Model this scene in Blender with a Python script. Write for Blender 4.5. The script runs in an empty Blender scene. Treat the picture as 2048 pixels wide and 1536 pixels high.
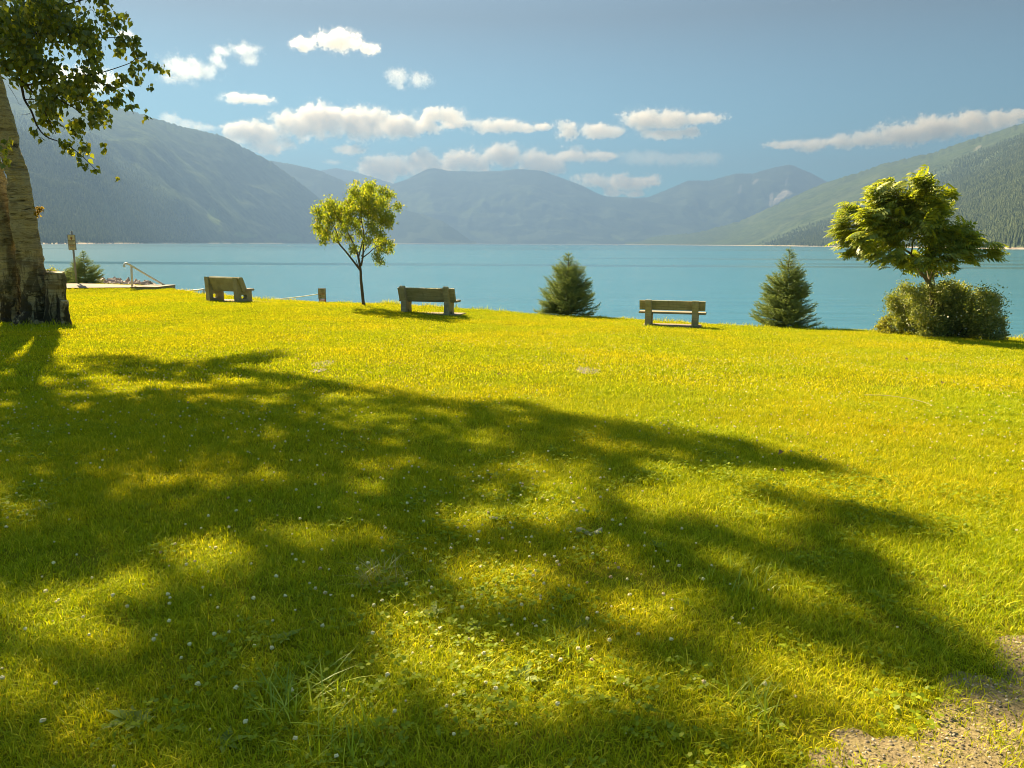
import bpy, bmesh, math, random
import numpy as np
from mathutils import Vector, Matrix, noise as mnoise

S = bpy.context.scene
COL = S.collection
rng = np.random.default_rng(11)
random.seed(5)

# ------------------------------------------------------------------ camera, light, exposure
EYE, FPX = 1.65, 1536.0
PITCH, ROLL = math.atan((768 - 487.5) / FPX), math.radians(0.25)
cam_d = bpy.data.cameras.new('camera')
cam = bpy.data.objects.new('camera', cam_d)
COL.objects.link(cam)
cam_d.sensor_fit = 'HORIZONTAL'
cam_d.sensor_width = 36.0
cam_d.lens = 36.0 * FPX / 2048.0
cam_d.clip_start, cam_d.clip_end = 0.1, 90000.0
CAMR = Matrix.Rotation(math.pi / 2 - PITCH, 3, 'X') @ Matrix.Rotation(ROLL, 3, 'Z')
cam.location = (0, 0, EYE)
cam.rotation_euler = CAMR.to_euler()
S.camera = cam
RM = np.array(CAMR)

SUN_AZ, SUN_EL = math.radians(35), math.radians(39)        # 35 degrees left of the view axis
SUNV = Vector((-math.sin(SUN_AZ) * math.cos(SUN_EL), math.cos(SUN_AZ) * math.cos(SUN_EL), math.sin(SUN_EL)))
sun_d = bpy.data.lights.new('sun', 'SUN')
sun_d.energy, sun_d.angle, sun_d.color = 2.45, math.radians(0.5), (1.0, 0.83, 0.55)
sun = bpy.data.objects.new('sun', sun_d)
COL.objects.link(sun)
sun.rotation_euler = SUNV.to_track_quat('Z', 'Y').to_euler()

world = bpy.data.worlds.new('World')
S.world = world
world.use_nodes = True
wn, wl = world.node_tree.nodes, world.node_tree.links
sky = wn.new('ShaderNodeTexSky')
sky.sky_type = 'NISHITA'
sky.sun_disc = False
sky.sun_elevation = SUN_EL
sky.sun_rotation = -SUN_AZ
sky.altitude = 450
sky.air_density, sky.dust_density, sky.ozone_density = 1.0, 0.6, 1.0
bg = wn['Background']
bg.inputs['Strength'].default_value = 0.10
# the sky of the photograph is a greyer, cyan-bottomed blue than the clear-air model
tc = wn.new('ShaderNodeTexCoord'); sx = wn.new('ShaderNodeSeparateXYZ'); wl.new(tc.outputs['Generated'], sx.inputs[0])
rmp = wn.new('ShaderNodeValToRGB'); wl.new(sx.outputs['Z'], rmp.inputs['Fac'])
rmp.color_ramp.elements[0].position = 0.02; rmp.color_ramp.elements[0].color = (0.022, 0.170, 0.192, 1)
rmp.color_ramp.elements[1].position = 0.26; rmp.color_ramp.elements[1].color = (0.041, 0.044, 0.045, 1)
e = rmp.color_ramp.elements.new(0.75); e.color = (0.28, 0.29, 0.25, 1)
tint = wn.new('ShaderNodeMix'); tint.data_type = 'RGBA'; tint.blend_type = 'MULTIPLY'
tint.inputs['Factor'].default_value = 1.0
wl.new(rmp.outputs['Color'], tint.inputs['B'])
wl.new(sky.outputs['Color'], tint.inputs['A'])
wl.new(tint.outputs['Result'], bg.inputs['Color'])

S.view_settings.view_transform = 'Standard'
S.view_settings.look = 'None'
S.view_settings.exposure = 3.4
S.view_settings.gamma = 1.0
S.view_settings.use_curve_mapping = False
S.render.engine = 'CYCLES'
S.cycles.use_denoising = True
S.cycles.denoising_input_passes = 'RGB_ALBEDO_NORMAL'
S.cycles.denoising_prefilter = 'ACCURATE'
S.cycles.filter_width = 1.0
S.cycles.use_adaptive_sampling = False
S.cycles.max_bounces = 8
S.cycles.transparent_max_bounces = 8
S.cycles.volume_bounces = 6
S.cycles.diffuse_bounces = 3
S.cycles.glossy_bounces = 2
S.cycles.transmission_bounces = 3
S.cycles.caustics_reflective = False
S.cycles.caustics_refractive = False
S.cycles.sample_clamp_indirect = 6.0

# ------------------------------------------------------------------ geometry helpers
def ray(px, py):
    px, py = np.asarray(px, float), np.asarray(py, float)
    c = np.stack([(px - 1024) / FPX, -(py - 768) / FPX, -np.ones_like(px + py)], -1)
    return c @ RM.T

def at(px, py, y):
    """the place that shows at photo pixel (px, py) when it stands y metres ahead"""
    d = ray(px, py)
    t = np.asarray(y, float) / d[..., 1]
    return d * t[..., None] + np.array([0, 0, EYE])

def project(p):
    q = (np.asarray(p, float) - np.array([0, 0, EYE])) @ RM
    w = np.maximum(-q[..., 2], 1e-6)
    return 1024 + FPX * q[..., 0] / w, 768 - FPX * q[..., 1] / w, -q[..., 2]

def tag(o, label=None, cat=None, group=None, kind=None):
    if label: o['label'] = label
    if cat: o['category'] = cat
    if group: o['group'] = group
    if kind: o['kind'] = kind
    return o

def empty(name, loc, rz=0.0, label=None, cat=None, group=None):
    o = bpy.data.objects.new(name, None)
    COL.objects.link(o)
    o.location = loc
    o.rotation_euler = (0, 0, rz)
    o.empty_display_size = 0.2
    return tag(o, label, cat, group)

def link_mesh(name, me, mat=None, parent=None, smooth=False):
    o = bpy.data.objects.new(name, me)
    COL.objects.link(o)
    if mat is not None and not me.materials:
        me.materials.append(mat)
    if parent is not None:
        o.parent = parent
    if smooth:
        me.polygons.foreach_set('use_smooth', [True] * len(me.polygons))
    return o

def np_mesh(name, verts, faces):
    """verts (n,3), faces (m,k)"""
    verts = np.asarray(verts, np.float32); faces = np.asarray(faces, np.int32)
    me = bpy.data.meshes.new(name)
    m, k = faces.shape
    me.vertices.add(len(verts)); me.vertices.foreach_set('co', verts.ravel())
    me.loops.add(m * k); me.loops.foreach_set('vertex_index', faces.ravel())
    me.polygons.add(m)
    me.polygons.foreach_set('loop_start', np.arange(0, m * k, k, dtype=np.int32))
    me.polygons.foreach_set('loop_total', np.full(m, k, np.int32))
    me.update(calc_edges=True)
    return me

def attr(me, name, vals):
    a = me.attributes.new(name, 'FLOAT', 'POINT')
    a.data.foreach_set('value', np.asarray(vals, np.float32))

def grid_faces(nu, nv):
    i = np.arange(nu - 1)[:, None] * nv + np.arange(nv - 1)[None, :]
    return np.stack([i, i + nv, i + nv + 1, i + 1], -1).reshape(-1, 4)

def bm_mesh(name, bm, bevel=0.0):
    if bevel:
        bmesh.ops.bevel(bm, geom=[e for e in bm.edges if e.is_manifold and e.calc_face_angle(0) > 0.5], offset=bevel, segments=2, affect='EDGES', clamp_overlap=True)
    bmesh.ops.recalc_face_normals(bm, faces=bm.faces)
    me = bpy.data.meshes.new(name)
    bm.to_mesh(me); bm.free()
    return me

def add_box(bm, c, s, rot=None):
    m = Matrix.Translation(c)
    if rot is not None: m = m @ rot
    m = m @ Matrix.Diagonal((s[0], s[1], s[2], 1))
    return bmesh.ops.create_cube(bm, size=1.0, matrix=m)

def add_prism(bm, prof, x0, x1):
    """profile in (y,z), extruded along x"""
    a = [bm.verts.new((x0, y, z)) for y, z in prof]
    b = [bm.verts.new((x1, y, z)) for y, z in prof]
    n = len(prof)
    bm.faces.new(a); bm.faces.new(b[::-1])
    for i in range(n):
        j = (i + 1) % n
        bm.faces.new((a[j], a[i], b[i], b[j]))

def tube(pts, rad, seg=10, cap=True, wob=0.0, seed=0):
    """verts, quads of a tube through pts with radius per point"""
    pts = np.asarray(pts, float); n = len(pts)
    rad = np.broadcast_to(np.asarray(rad, float), (n,))
    tan = np.gradient(pts, axis=0)
    tan /= np.linalg.norm(tan, axis=1)[:, None] + 1e-9
    ref = np.array([0, 1.0, 0]) if abs(tan[0, 1]) < 0.8 else np.array([1.0, 0, 0])
    V = []
    for i in range(n):
        u = np.cross(tan[i], ref); u /= np.linalg.norm(u) + 1e-9
        v = np.cross(tan[i], u)
        ref = -np.cross(tan[i], v) if False else ref
        a = np.linspace(0, 2 * np.pi, seg, endpoint=False)
        r = np.full(seg, rad[i])
        if wob:
            r = r * np.array([1 + wob * mnoise.fractal(Vector((math.cos(t) * 1.3 + seed, math.sin(t) * 1.3, i * 0.22)), .8, 2.2, 5) for t in a])
        V.append(pts[i] + r[:, None] * (np.cos(a)[:, None] * u + np.sin(a)[:, None] * v))
    V = np.concatenate(V)
    F = []
    for i in range(n - 1):
        for k in range(seg):
            k2 = (k + 1) % seg
            F.append((i * seg + k, i * seg + k2, (i + 1) * seg + k2, (i + 1) * seg + k))
    if cap:
        for base, flip in ((0, True), ((n - 1) * seg, False)):
            c = len(V); V = np.vstack([V, pts[0 if base == 0 else -1]])
            for k in range(0, seg, 2):
                q = (base + k, base + (k + 1) % seg, base + (k + 2) % seg, c)
                F.append(q[::-1] if flip else q)
    return V, np.array(F)

class Geo:
    def __init__(self): self.v, self.f, self.n = [], [], 0
    def add(self, V, F):
        self.v.append(np.asarray(V)); self.f.append(np.asarray(F) + self.n); self.n += len(V)
    def mesh(self, name): return np_mesh(name, np.concatenate(self.v), np.concatenate(self.f))

def smooth_path(pts, n):
    """Catmull-Rom through the points (any dimension)"""
    p = np.asarray(pts, float)
    q = np.vstack([2 * p[0] - p[1], p, 2 * p[-1] - p[-2]])
    out = []
    for t in np.linspace(0, len(p) - 1 - 1e-6, n):
        i = int(t); f = t - i
        a, b, c, d = q[i], q[i + 1], q[i + 2], q[i + 3]
        out.append(0.5 * ((2 * b) + (-a + c) * f + (2 * a - 5 * b + 4 * c - d) * f * f + (-a + 3 * b - 3 * c + d) * f ** 3))
    return np.array(out)

def rand_rot(n, tilt=None, r=rng):
    """random rotation matrices; with tilt only yaw plus a lean of up to tilt radians"""
    if tilt is None:
        q = r.normal(size=(n, 4)); q /= np.linalg.norm(q, axis=1)[:, None]
        w, x, y, z = q.T
        return np.stack([np.stack([1 - 2 * (y * y + z * z), 2 * (x * y - z * w), 2 * (x * z + y * w)], -1),
                         np.stack([2 * (x * y + z * w), 1 - 2 * (x * x + z * z), 2 * (y * z - x * w)], -1),
                         np.stack([2 * (x * z - y * w), 2 * (y * z + x * w), 1 - 2 * (x * x + y * y)], -1)], 1)
    a, b = r.uniform(0, 2 * np.pi, n), r.uniform(0, 1, n) ** 0.7 * tilt
    c = r.uniform(0, 2 * np.pi, n)
    def rz(t):
        o = np.zeros((n, 3, 3)); o[:, 0, 0] = np.cos(t); o[:, 0, 1] = -np.sin(t); o[:, 1, 0] = np.sin(t); o[:, 1, 1] = np.cos(t); o[:, 2, 2] = 1
        return o
    rx = np.zeros((n, 3, 3)); rx[:, 0, 0] = 1; rx[:, 1, 1] = np.cos(b); rx[:, 1, 2] = -np.sin(b); rx[:, 2, 1] = np.sin(b); rx[:, 2, 2] = np.cos(b)
    return rz(a) @ rx @ rz(c)

def stamp(tv, tf, pos, R, scale):
    """copies of a template at many places, joined: verts, faces"""
    n, k = len(pos), len(tv)
    V = np.einsum('nij,kj->nki', R, tv) * np.broadcast_to(np.asarray(scale, float), (n,))[:, None, None] + np.asarray(pos)[:, None, :]
    F = (tf[None] + (np.arange(n) * k)[:, None, None]).reshape(-1, tf.shape[1])
    return V.reshape(-1, 3), F

def clusters(circ, y, depth, per_px, r=rng, shape=0.75):
    """points in balls given as photo circles (px, py, r): per_px points per square pixel"""
    out = []
    for (cx, cy, rr) in circ:
        n = max(3, int(math.pi * rr * rr * per_px))
        c = at(cx, cy, y)
        R = rr / FPX * y
        d = r.normal(size=(n, 3)); d /= np.linalg.norm(d, axis=1)[:, None]
        q = d * (r.uniform(0, 1, n) ** shape)[:, None] * R * 1.1 + r.normal(size=(n, 3)) * R * .30
        off = r.uniform(-1, 1) * depth
        q[:, 1] += off
        out.append(c + q)
    return np.concatenate(out)

# ------------------------------------------------------------------ material helpers
class Mat:
    def __init__(self, name):
        self.m = bpy.data.materials.new(name); self.m.use_nodes = True
        self.n, self.l = self.m.node_tree.nodes, self.m.node_tree.links
        self.out = self.n['Material Output']; self.p = self.n['Principled BSDF']
        self.p.inputs['Roughness'].default_value = 0.8
        self.p.inputs['Specular IOR Level'].default_value = 0.25
    def node(self, t, **kw):
        nd = self.n.new(t)
        for k, v in kw.items(): setattr(nd, k, v)
        return nd
    def noise(self, scale, detail=4, rough=0.55, vec=None, dist=0.0):
        nd = self.node('ShaderNodeTexNoise')
        nd.inputs['Scale'].default_value = scale; nd.inputs['Detail'].default_value = detail
        nd.inputs['Roughness'].default_value = rough; nd.inputs['Distortion'].default_value = dist
        if vec is not None: self.l.new(vec, nd.inputs['Vector'])
        return nd.outputs['Fac']
    def pos(self, scale=(1, 1, 1), obj=False):
        src = self.node('ShaderNodeTexCoord').outputs['Object'] if obj else self.node('ShaderNodeNewGeometry').outputs['Position']
        mp = self.node('ShaderNodeMapping'); mp.inputs['Scale'].default_value = scale
        self.l.new(src, mp.inputs['Vector'])
        return mp.outputs['Vector']
    def ramp(self, fac, stops, interp='LINEAR'):
        r = self.node('ShaderNodeValToRGB'); cr = r.color_ramp; cr.interpolation = interp
        while len(cr.elements) < len(stops): cr.elements.new(0.5)
        for e, (p, c) in zip(cr.elements, stops):
            e.position = p; e.color = (*c, 1) if len(c) == 3 else c
        self.l.new(fac, r.inputs['Fac'])
        return r.outputs['Color']
    def val(self, fac, a, b, lo=0.0, hi=1.0):
        mr = self.node('ShaderNodeMapRange')
        for k, v in zip(('From Min', 'From Max', 'To Min', 'To Max'), (a, b, lo, hi)): mr.inputs[k].default_value = v
        self.l.new(fac, mr.inputs['Value'])
        return mr.outputs['Result']
    def mix(self, fac, a, b, blend='MIX'):
        mx = self.node('ShaderNodeMix', data_type='RGBA', blend_type=blend)
        for key, v in (('Factor', fac), ('A', a), ('B', b)):
            if isinstance(v, (int, float)): mx.inputs[key].default_value = v
            elif isinstance(v, tuple): mx.inputs[key].default_value = (*v, 1)
            else: self.l.new(v, mx.inputs[key])
        return mx.outputs['Result']
    def base(self, c):
        if isinstance(c, tuple): self.p.inputs['Base Color'].default_value = (*c, 1)
        else: self.l.new(c, self.p.inputs['Base Color'])
        return self
    def bump(self, h, strength=0.5, dist=0.02):
        b = self.node('ShaderNodeBump'); b.inputs['Strength'].default_value = strength; b.inputs['Distance'].default_value = dist
        self.l.new(h, b.inputs['Height']); self.l.new(b.outputs['Normal'], self.p.inputs['Normal'])
        return self
    def set(self, **kw):
        for k, v in kw.items(): self.p.inputs[k.replace('_', ' ')].default_value = v
        return self

def island(m): return m.node('ShaderNodeNewGeometry').outputs['Random Per Island']

def leaf_mat(name, stops, trans=0.45, tcol=(1.25, 1.15, 0.6), gloss=0.04, rough=0.5, src=None, big=None):
    """leaf colour from a ramp over the leaves, part of the light passing through"""
    m = Mat(name)
    fac = island(m) if src is None else src(m)
    c = m.ramp(fac, stops)
    if big:
        c = m.mix(m.val(m.noise(big[0], 2, vec=m.pos()), 0.4, 0.65), c, m.mix(1.0, c, big[1], 'MULTIPLY'))
    d = m.node('ShaderNodeBsdfDiffuse'); t = m.node('ShaderNodeBsdfTranslucent'); g = m.node('ShaderNodeBsdfGlossy')
    m.l.new(c, d.inputs['Color'])
    m.l.new(m.mix(1.0, c, tcol, 'MULTIPLY'), t.inputs['Color'])
    g.inputs['Roughness'].default_value = rough
    g.inputs['Color'].default_value = (0.9, 0.9, 0.8, 1)
    a = m.node('ShaderNodeMixShader'); a.inputs['Fac'].default_value = trans
    m.l.new(d.outputs[0], a.inputs[1]); m.l.new(t.outputs[0], a.inputs[2])
    b = m.node('ShaderNodeMixShader'); b.inputs['Fac'].default_value = gloss
    m.l.new(a.outputs[0], b.inputs[1]); m.l.new(g.outputs[0], b.inputs[2])
    m.l.new(b.outputs[0], m.out.inputs['Surface'])
    m.n.remove(m.p)
    return m.m

def scatter(name, emitter_me, sources, density, seed=1, smin=0.7, smax=1.3, tilt=0.15, label=None):
    """one stuff object: sources instanced over the mesh, density (per square metre) times the point attribute 'dens'"""
    o = bpy.data.objects.new(name, emitter_me)
    COL.objects.link(o)
    ng = bpy.data.node_groups.new(name, 'GeometryNodeTree')
    ng.interface.new_socket('Geometry', in_out='INPUT', socket_type='NodeSocketGeometry')
    ng.interface.new_socket('Geometry', in_out='OUTPUT', socket_type='NodeSocketGeometry')
    N, L = ng.nodes, ng.links
    gi, go = N.new('NodeGroupInput'), N.new('NodeGroupOutput')
    na = N.new('GeometryNodeInputNamedAttribute'); na.data_type = 'FLOAT'; na.inputs['Name'].default_value = 'dens'
    mu = N.new('ShaderNodeMath'); mu.operation = 'MULTIPLY'; mu.inputs[1].default_value = density
    L.new(na.outputs['Attribute'], mu.inputs[0])
    dp = N.new('GeometryNodeDistributePointsOnFaces'); dp.inputs['Seed'].default_value = seed
    L.new(gi.outputs[0], dp.inputs['Mesh']); L.new(mu.outputs[0], dp.inputs['Density'])
    ip = N.new('GeometryNodeInstanceOnPoints')
    jn = N.new('GeometryNodeJoinGeometry')
    for s in reversed(sources):
        oi = N.new('GeometryNodeObjectInfo'); oi.inputs['Object'].default_value = s; oi.inputs['As Instance'].default_value = True
        L.new(oi.outputs['Geometry'], jn.inputs[0])
    L.new(dp.outputs['Points'], ip.inputs['Points']); L.new(jn.outputs[0], ip.inputs['Instance'])
    ip.inputs['Pick Instance'].default_value = True
    ri = N.new('FunctionNodeRandomValue'); ri.data_type = 'INT'
    ri.inputs[4].default_value = 0; ri.inputs[5].default_value = len(sources) - 1; ri.inputs['Seed'].default_value = seed + 3
    L.new(ri.outputs[2], ip.inputs['Instance Index'])
    rr = N.new('FunctionNodeRandomValue'); rr.data_type = 'FLOAT_VECTOR'
    rr.inputs[0].default_value = (-tilt, -tilt, 0); rr.inputs[1].default_value = (tilt, tilt, 6.283); rr.inputs['Seed'].default_value = seed + 5
    L.new(rr.outputs[0], ip.inputs['Rotation'])
    rs = N.new('FunctionNodeRandomValue'); rs.data_type = 'FLOAT'
    rs.inputs[2].default_value = smin; rs.inputs[3].default_value = smax; rs.inputs['Seed'].default_value = seed + 7
    L.new(rs.outputs[1], ip.inputs['Scale'])
    L.new(ip.outputs['Instances'], go.inputs[0])
    md = o.modifiers.new('scatter', 'NODES'); md.node_group = ng
    return tag(o, label, None, None, 'stuff')

def source(name, me, mat):
    me.materials.append(mat)
    return bpy.data.objects.new(name, me)      # never linked: only its mesh is instanced

# ------------------------------------------------------------------ the ground
WATER_Z = -4.0
ANCH = [(1345, 653, 21.6), (855, 628, 23.0), (460, 604, 26.0), (727, 613, 24.5), (80, 648, 17.0), (153, 567, 36.0), (1900, 676, 20.5),
        (640, 606, 27.5), (2040, 684, 20.5), (312, 577, 34.6), (1130, 636, 24.0), (1560, 659, 23.0), (126, 582.5, 33.0), (126, 573.5, 37.0), (312, 574.3, 36.3), (220, 576, 34.2), (220, 571.5, 37.0)]
_p = np.array([at(a, b, c) for a, b, c in ANCH] + [(x, y, 0.0) for x in (-3, 0, 3) for y in (-4, 2, 5)] + [(-6, 8, 0), (5, 8, -0.06), (0, 10, -0.04)])
def _basis(x, y):
    return np.stack([y, y * y, x * y, x * y * y, x, np.ones_like(x) * y ** 3], -1)
_A = _basis(_p[:, 0], _p[:, 1])
_C = np.linalg.solve(_A.T @ _A + np.diag([1e-2] * 6), _A.T @ _p[:, 2])
def _rbf(x, y):
    return np.exp(-((x[..., None] - _p[:, 0]) ** 2 + (y[..., None] - _p[:, 1]) ** 2) / (2 * 3.2 ** 2))
_W = np.linalg.solve(_rbf(_p[:, 0], _p[:, 1]) + 0.02 * np.eye(len(_p)), _p[:, 2] - _A @ _C)

EDGE = np.array([((px - 1024) / FPX * y * 1.0, y) for px, y in
                 ((-900, 41), (-300, 41), (125, 39.5), (250, 38.6), (318, 37.2), (345, 34.0), (400, 31), (520, 29.2), (640, 28.2), (800, 27), (1070, 25.2), (1300, 24.3), (1450, 24), (1620, 23.7), (1750, 23), (2048, 21.6), (2600, 20), (3600, 17))])
def edge_y(x): return np.interp(x, EDGE[:, 0], EDGE[:, 1])
def ground(x, y):
    x, y = np.asarray(x, float), np.asarray(y, float)
    cx, cy = np.clip(x, -32, 24), np.clip(y, -8, 44)
    z = _basis(cx, cy) @ _C + _rbf(cx, cy) @ _W
    d = y - edge_y(x)
    k = np.clip(d, 0, None)
    z = z - 0.55 * k * k / (k + 0.8)
    return np.maximum(z, WATER_Z - 3.0)
def on_ground(px, py):
    """where a photo pixel meets the lawn"""
    d = ray(px, py)
    t = 1.5
    for _ in range(4000):
        p = d * t + np.array([0, 0, EYE])
        if p[2] < ground(p[0], p[1]): break
        t += 0.01 + t * 0.001
    return p

xs = np.unique(np.concatenate([np.linspace(-4000, -60, 18), np.linspace(-60, -34, 16), np.arange(-34, 26, 0.4), np.linspace(26, 60, 16), np.linspace(60, 4000, 18)]))
ys = np.unique(np.concatenate([np.linspace(-4000, -40, 14), np.linspace(-40, -4, 14), np.arange(-4, 46, 0.4), np.linspace(46, 90, 8)]))
GX, GY = np.meshgrid(xs, ys, indexing='ij')
GZ = ground(GX, GY)
inn = (np.abs(GX) < 40) & (GY > -5)
GZ = GZ + np.where(inn, 0.018 * np.sin(GX * 1.3 + GY * 0.7) * np.sin(GY * 0.9 - GX * 0.4), 0)
m = Mat('lawn_soil')
n1 = m.noise(1.2, 6, vec=m.pos()); n2 = m.noise(26, 5, vec=m.pos())
m.base(m.mix(m.val(n2, 0.35, 0.7), m.ramp(n1, [(0.3, (0.10, 0.115, 0.004)), (0.7, (0.16, 0.16, 0.006))]), (0.15, 0.13, 0.012)))
m.bump(n2, 0.6, 0.03)
m.set(Specular_IOR_Level=0.0)
lawn = link_mesh('lawn', np_mesh('lawn', np.stack([GX, GY, GZ], -1).reshape(-1, 3), grid_faces(len(xs), len(ys))), m.m, smooth=True)
tag(lawn, 'sloping park lawn running down to the lake', None, None, 'structure')

# ------------------------------------------------------------------ the lake
m = Mat('lake_water')
w1 = m.noise(1.0, 3, 0.6, m.pos((0.35, 1.1, 1)))
w2 = m.noise(1.0, 3, 0.6, m.pos((0.03, 0.14, 1)))
streak = m.noise(1.0, 4, 0.6, m.pos((0.0011, 0.013, 1)), 0.6)
wcol = m.noise(1.0, 4, .65, m.pos((0.06, 0.45, 1)))
calm = m.val(streak, 0.555, 0.60)
m.base(m.mix(m.val(wcol, .35, .65, -.15, 1.15), (0.030, 0.134, 0.188), (0.042, 0.158, 0.212)))
hgt = m.node('ShaderNodeMath', operation='ADD'); m.l.new(w1, hgt.inputs[0])
w2b = m.node('ShaderNodeMath', operation='MULTIPLY'); m.l.new(w2, w2b.inputs[0]); w2b.inputs[1].default_value = 2.0
m.l.new(w2b.outputs[0], hgt.inputs[1])
b = m.node('ShaderNodeBump'); b.inputs['Distance'].default_value = 0.12
m.l.new(m.val(calm, 0, 1, 0.60, 0.08), b.inputs['Strength'])
m.l.new(hgt.outputs[0], b.inputs['Height']); m.l.new(b.outputs['Normal'], m.p.inputs['Normal'])
m.l.new(m.val(calm, 0, 1, 0.15, 0.08), m.p.inputs['Roughness'])
m.set(IOR=1.33, Specular_IOR_Level=0.16)
lx = np.concatenate([-np.geomspace(17500, 20, 26), np.geomspace(20, 17500, 26)])
ly = np.concatenate([np.linspace(-300, 20, 4), np.geomspace(26, 16900, 40)])
LX, LY = np.meshgrid(lx, ly, indexing='ij')
lake = link_mesh('lake', np_mesh('lake', np.stack([LX, LY, np.full_like(LX, WATER_Z)], -1).reshape(-1, 3), grid_faces(len(lx), len(ly))), m.m)
tag(lake, 'wide turquoise mountain lake with calm streaks', None, None, 'structure')

# ------------------------------------------------------------------ the mountains
def forest_mat(name, dark, light, patch, thr=(0.56, 0.62), tree=0.02):
    m = Mat(name)
    p = m.pos()
    a = m.noise(tree, 5, 0.7, p); bb = m.noise(0.0022, 5, 0.6, p); c = m.noise(0.0011, 3, 0.5, m.pos((1, 1, 2.5)), 1.5)
    col = m.mix(m.val(a, 0.3, 0.7), dark, light)
    col = m.mix(m.val(bb, 0.35, 0.65, 0, 0.7), col, m.mix(1.0, col, (1.25, 1.3, 0.9), 'MULTIPLY'))
    col = m.mix(m.val(c, thr[0], thr[1], 0, 0.6), col, patch)
    at_ = m.node('ShaderNodeAttribute', attribute_name='scree')
    col = m.mix(at_.outputs['Fac'], col, (0.42, 0.36, 0.30))
    at2 = m.node('ShaderNodeAttribute', attribute_name='meadow')
    col = m.mix(at2.outputs['Fac'], col, (0.14, 0.17, 0.05))
    sep = m.node('ShaderNodeSeparateXYZ'); m.l.new(m.node('ShaderNodeNewGeometry').outputs['Position'], sep.inputs[0])
    col = m.mix(m.val(sep.outputs['Z'], WATER_Z + 2.2, WATER_Z + 4.5, 1, 0), col, (0.42, 0.33, 0.24))
    m.base(col)
    m.bump(a, 1.0, 14)
    m.set(Roughness=1.0, Specular_IOR_Level=0.0)
    return m.m

M_FOREST = forest_mat('forest_slope', (0.026, 0.042, 0.028), (0.088, 0.106, 0.056), (0.10, 0.12, 0.058))
M_FAR = forest_mat('far_forest_slope', (0.030, 0.042, 0.028), (0.052, 0.066, 0.040), (0.095, 0.115, 0.060), (0.55, 0.58), 0.008)

def mountain(name, prof, shore, ridge, nu, nv, mat, amp=0.12, power=1.15, seed=0.0, jag=6.0, scree=(), meadow=(), gull=1.0, label=''):
    prof = np.array(prof, float)
    px = np.linspace(prof[0, 0], prof[-1, 0], nu)
    pr = np.interp(px, prof[:, 0], prof[:, 1])
    sh = np.interp(px, [a for a, _ in shore], [b for _, b in shore])
    rd = np.interp(px, [a for a, _ in ridge], [b for _, b in ridge])
    top = at(px, pr, rd)
    v = np.concatenate([[-0.02], np.linspace(0, 1, nv) ** 0.9, [1.08, 1.25, 1.6]])
    P = np.zeros((nu, len(v), 3))
    rat = top[:, 0] / top[:, 1]
    for j, vv in enumerate(v):
        y = sh + (rd - sh) * vv
        P[:, j, 0] = rat * y; P[:, j, 1] = y
        hh = (top[:, 2] - WATER_Z)
        if vv <= 1:
            P[:, j, 2] = WATER_Z + hh * abs(vv) ** power if vv >= 0 else WATER_Z - 3.0
        else:
            P[:, j, 2] = WATER_Z + hh * max(0.0, 1 - (vv - 1) * 1.1)
    for i in range(nu):
        hh = top[i, 2] - WATER_Z
        for j, vv in enumerate(v):
            if vv <= 0: continue
            x, y = P[i, j, 0], P[i, j, 1]
            r = mnoise.ridged_multi_fractal(Vector((x * 0.0011 * gull + seed, y * 0.00042 * gull, seed)), 1.0, 2.1, 5, 1.0, 2.0) - 1.1
            f = mnoise.fractal(Vector((x * 0.004 + seed, y * 0.004, 3.1)), 1.0, 2.0, 4)
            w = max(0.0, math.sin(min(vv, 1.0) * math.pi) * (1 - 0.35 * vv))
            P[i, j, 2] += hh * amp * w * (r * 0.8 + f * 0.35)
            if vv > 0.9:
                P[i, j, 2] += jag * mnoise.noise(Vector((px[i] * 0.35, seed, vv))) * min(1, hh / 80)
            if vv > 0.02: P[i, j, 2] = max(P[i, j, 2], WATER_Z + 2.5 + 20 * vv)
    me = np_mesh(name, P.reshape(-1, 3), grid_faces(nu, len(v)))
    qx, qy, _ = project(P.reshape(-1, 3))
    nz = np.array([mnoise.fractal(Vector((a * 0.05, b * 0.05, seed)), 1, 2, 4) for a, b in zip(qx, qy)])
    for nm, lst in (('scree', scree), ('meadow', meadow)):
        w = np.zeros(len(qx))
        for cx, cy, rx, ry, ang, st in lst:
            ca, sa = math.cos(ang), math.sin(ang)
            u = ((qx - cx) * ca + (qy - cy) * sa) / rx; q = (-(qx - cx) * sa + (qy - cy) * ca) / ry
            w = np.maximum(w, st * np.clip((1.0 - (u * u + q * q) + nz * 0.9) * 2.5, 0, 1))
        attr(me, nm, w)
    o = link_mesh(name, me, mat, smooth=True)
    return tag(o, label, None, None, 'structure')

m_left = mountain('forested_mountain',
    [(-700, -60), (-300, 70), (-80, 130), (60, 165), (150, 190), (230, 212), (300, 234), (368, 254), (443, 270), (491, 297), (539, 321), (580, 350), (625, 385), (670, 425), (720, 462), (770, 487)],
    [(-700, 1300), (0, 1700), (150, 2100), (260, 2900), (500, 5200), (770, 7400)], [(-700, 4600), (0, 5200), (300, 5800), (540, 6900), (770, 7500)],
    420, 90, M_FOREST, 0.16, 1.05, 1.7, 14, meadow=[(430, 440, 10, 26, -0.6, 1), (490, 470, 28, 6, 0.1, 0.9), (575, 474, 30, 7, 0.05, .9), (250, 420, 60, 12, 0.2, 0.35)],
    label='steep forested mountain above the left shore')
m_spur = mountain('forested_mountain',
    [(470, 330), (540, 321), (597, 331), (642, 342), (703, 369), (778, 412), (847, 429), (888, 444), (932, 474), (952, 490)],
    [(470, 7600), (700, 8000), (952, 8600)], [(470, 9800), (703, 10000), (952, 8700)], 200, 50, M_FAR, 0.14, 1.1, 5.3, 10,
    label='lower forested spur reaching down to the lake behind the left mountain')
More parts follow.
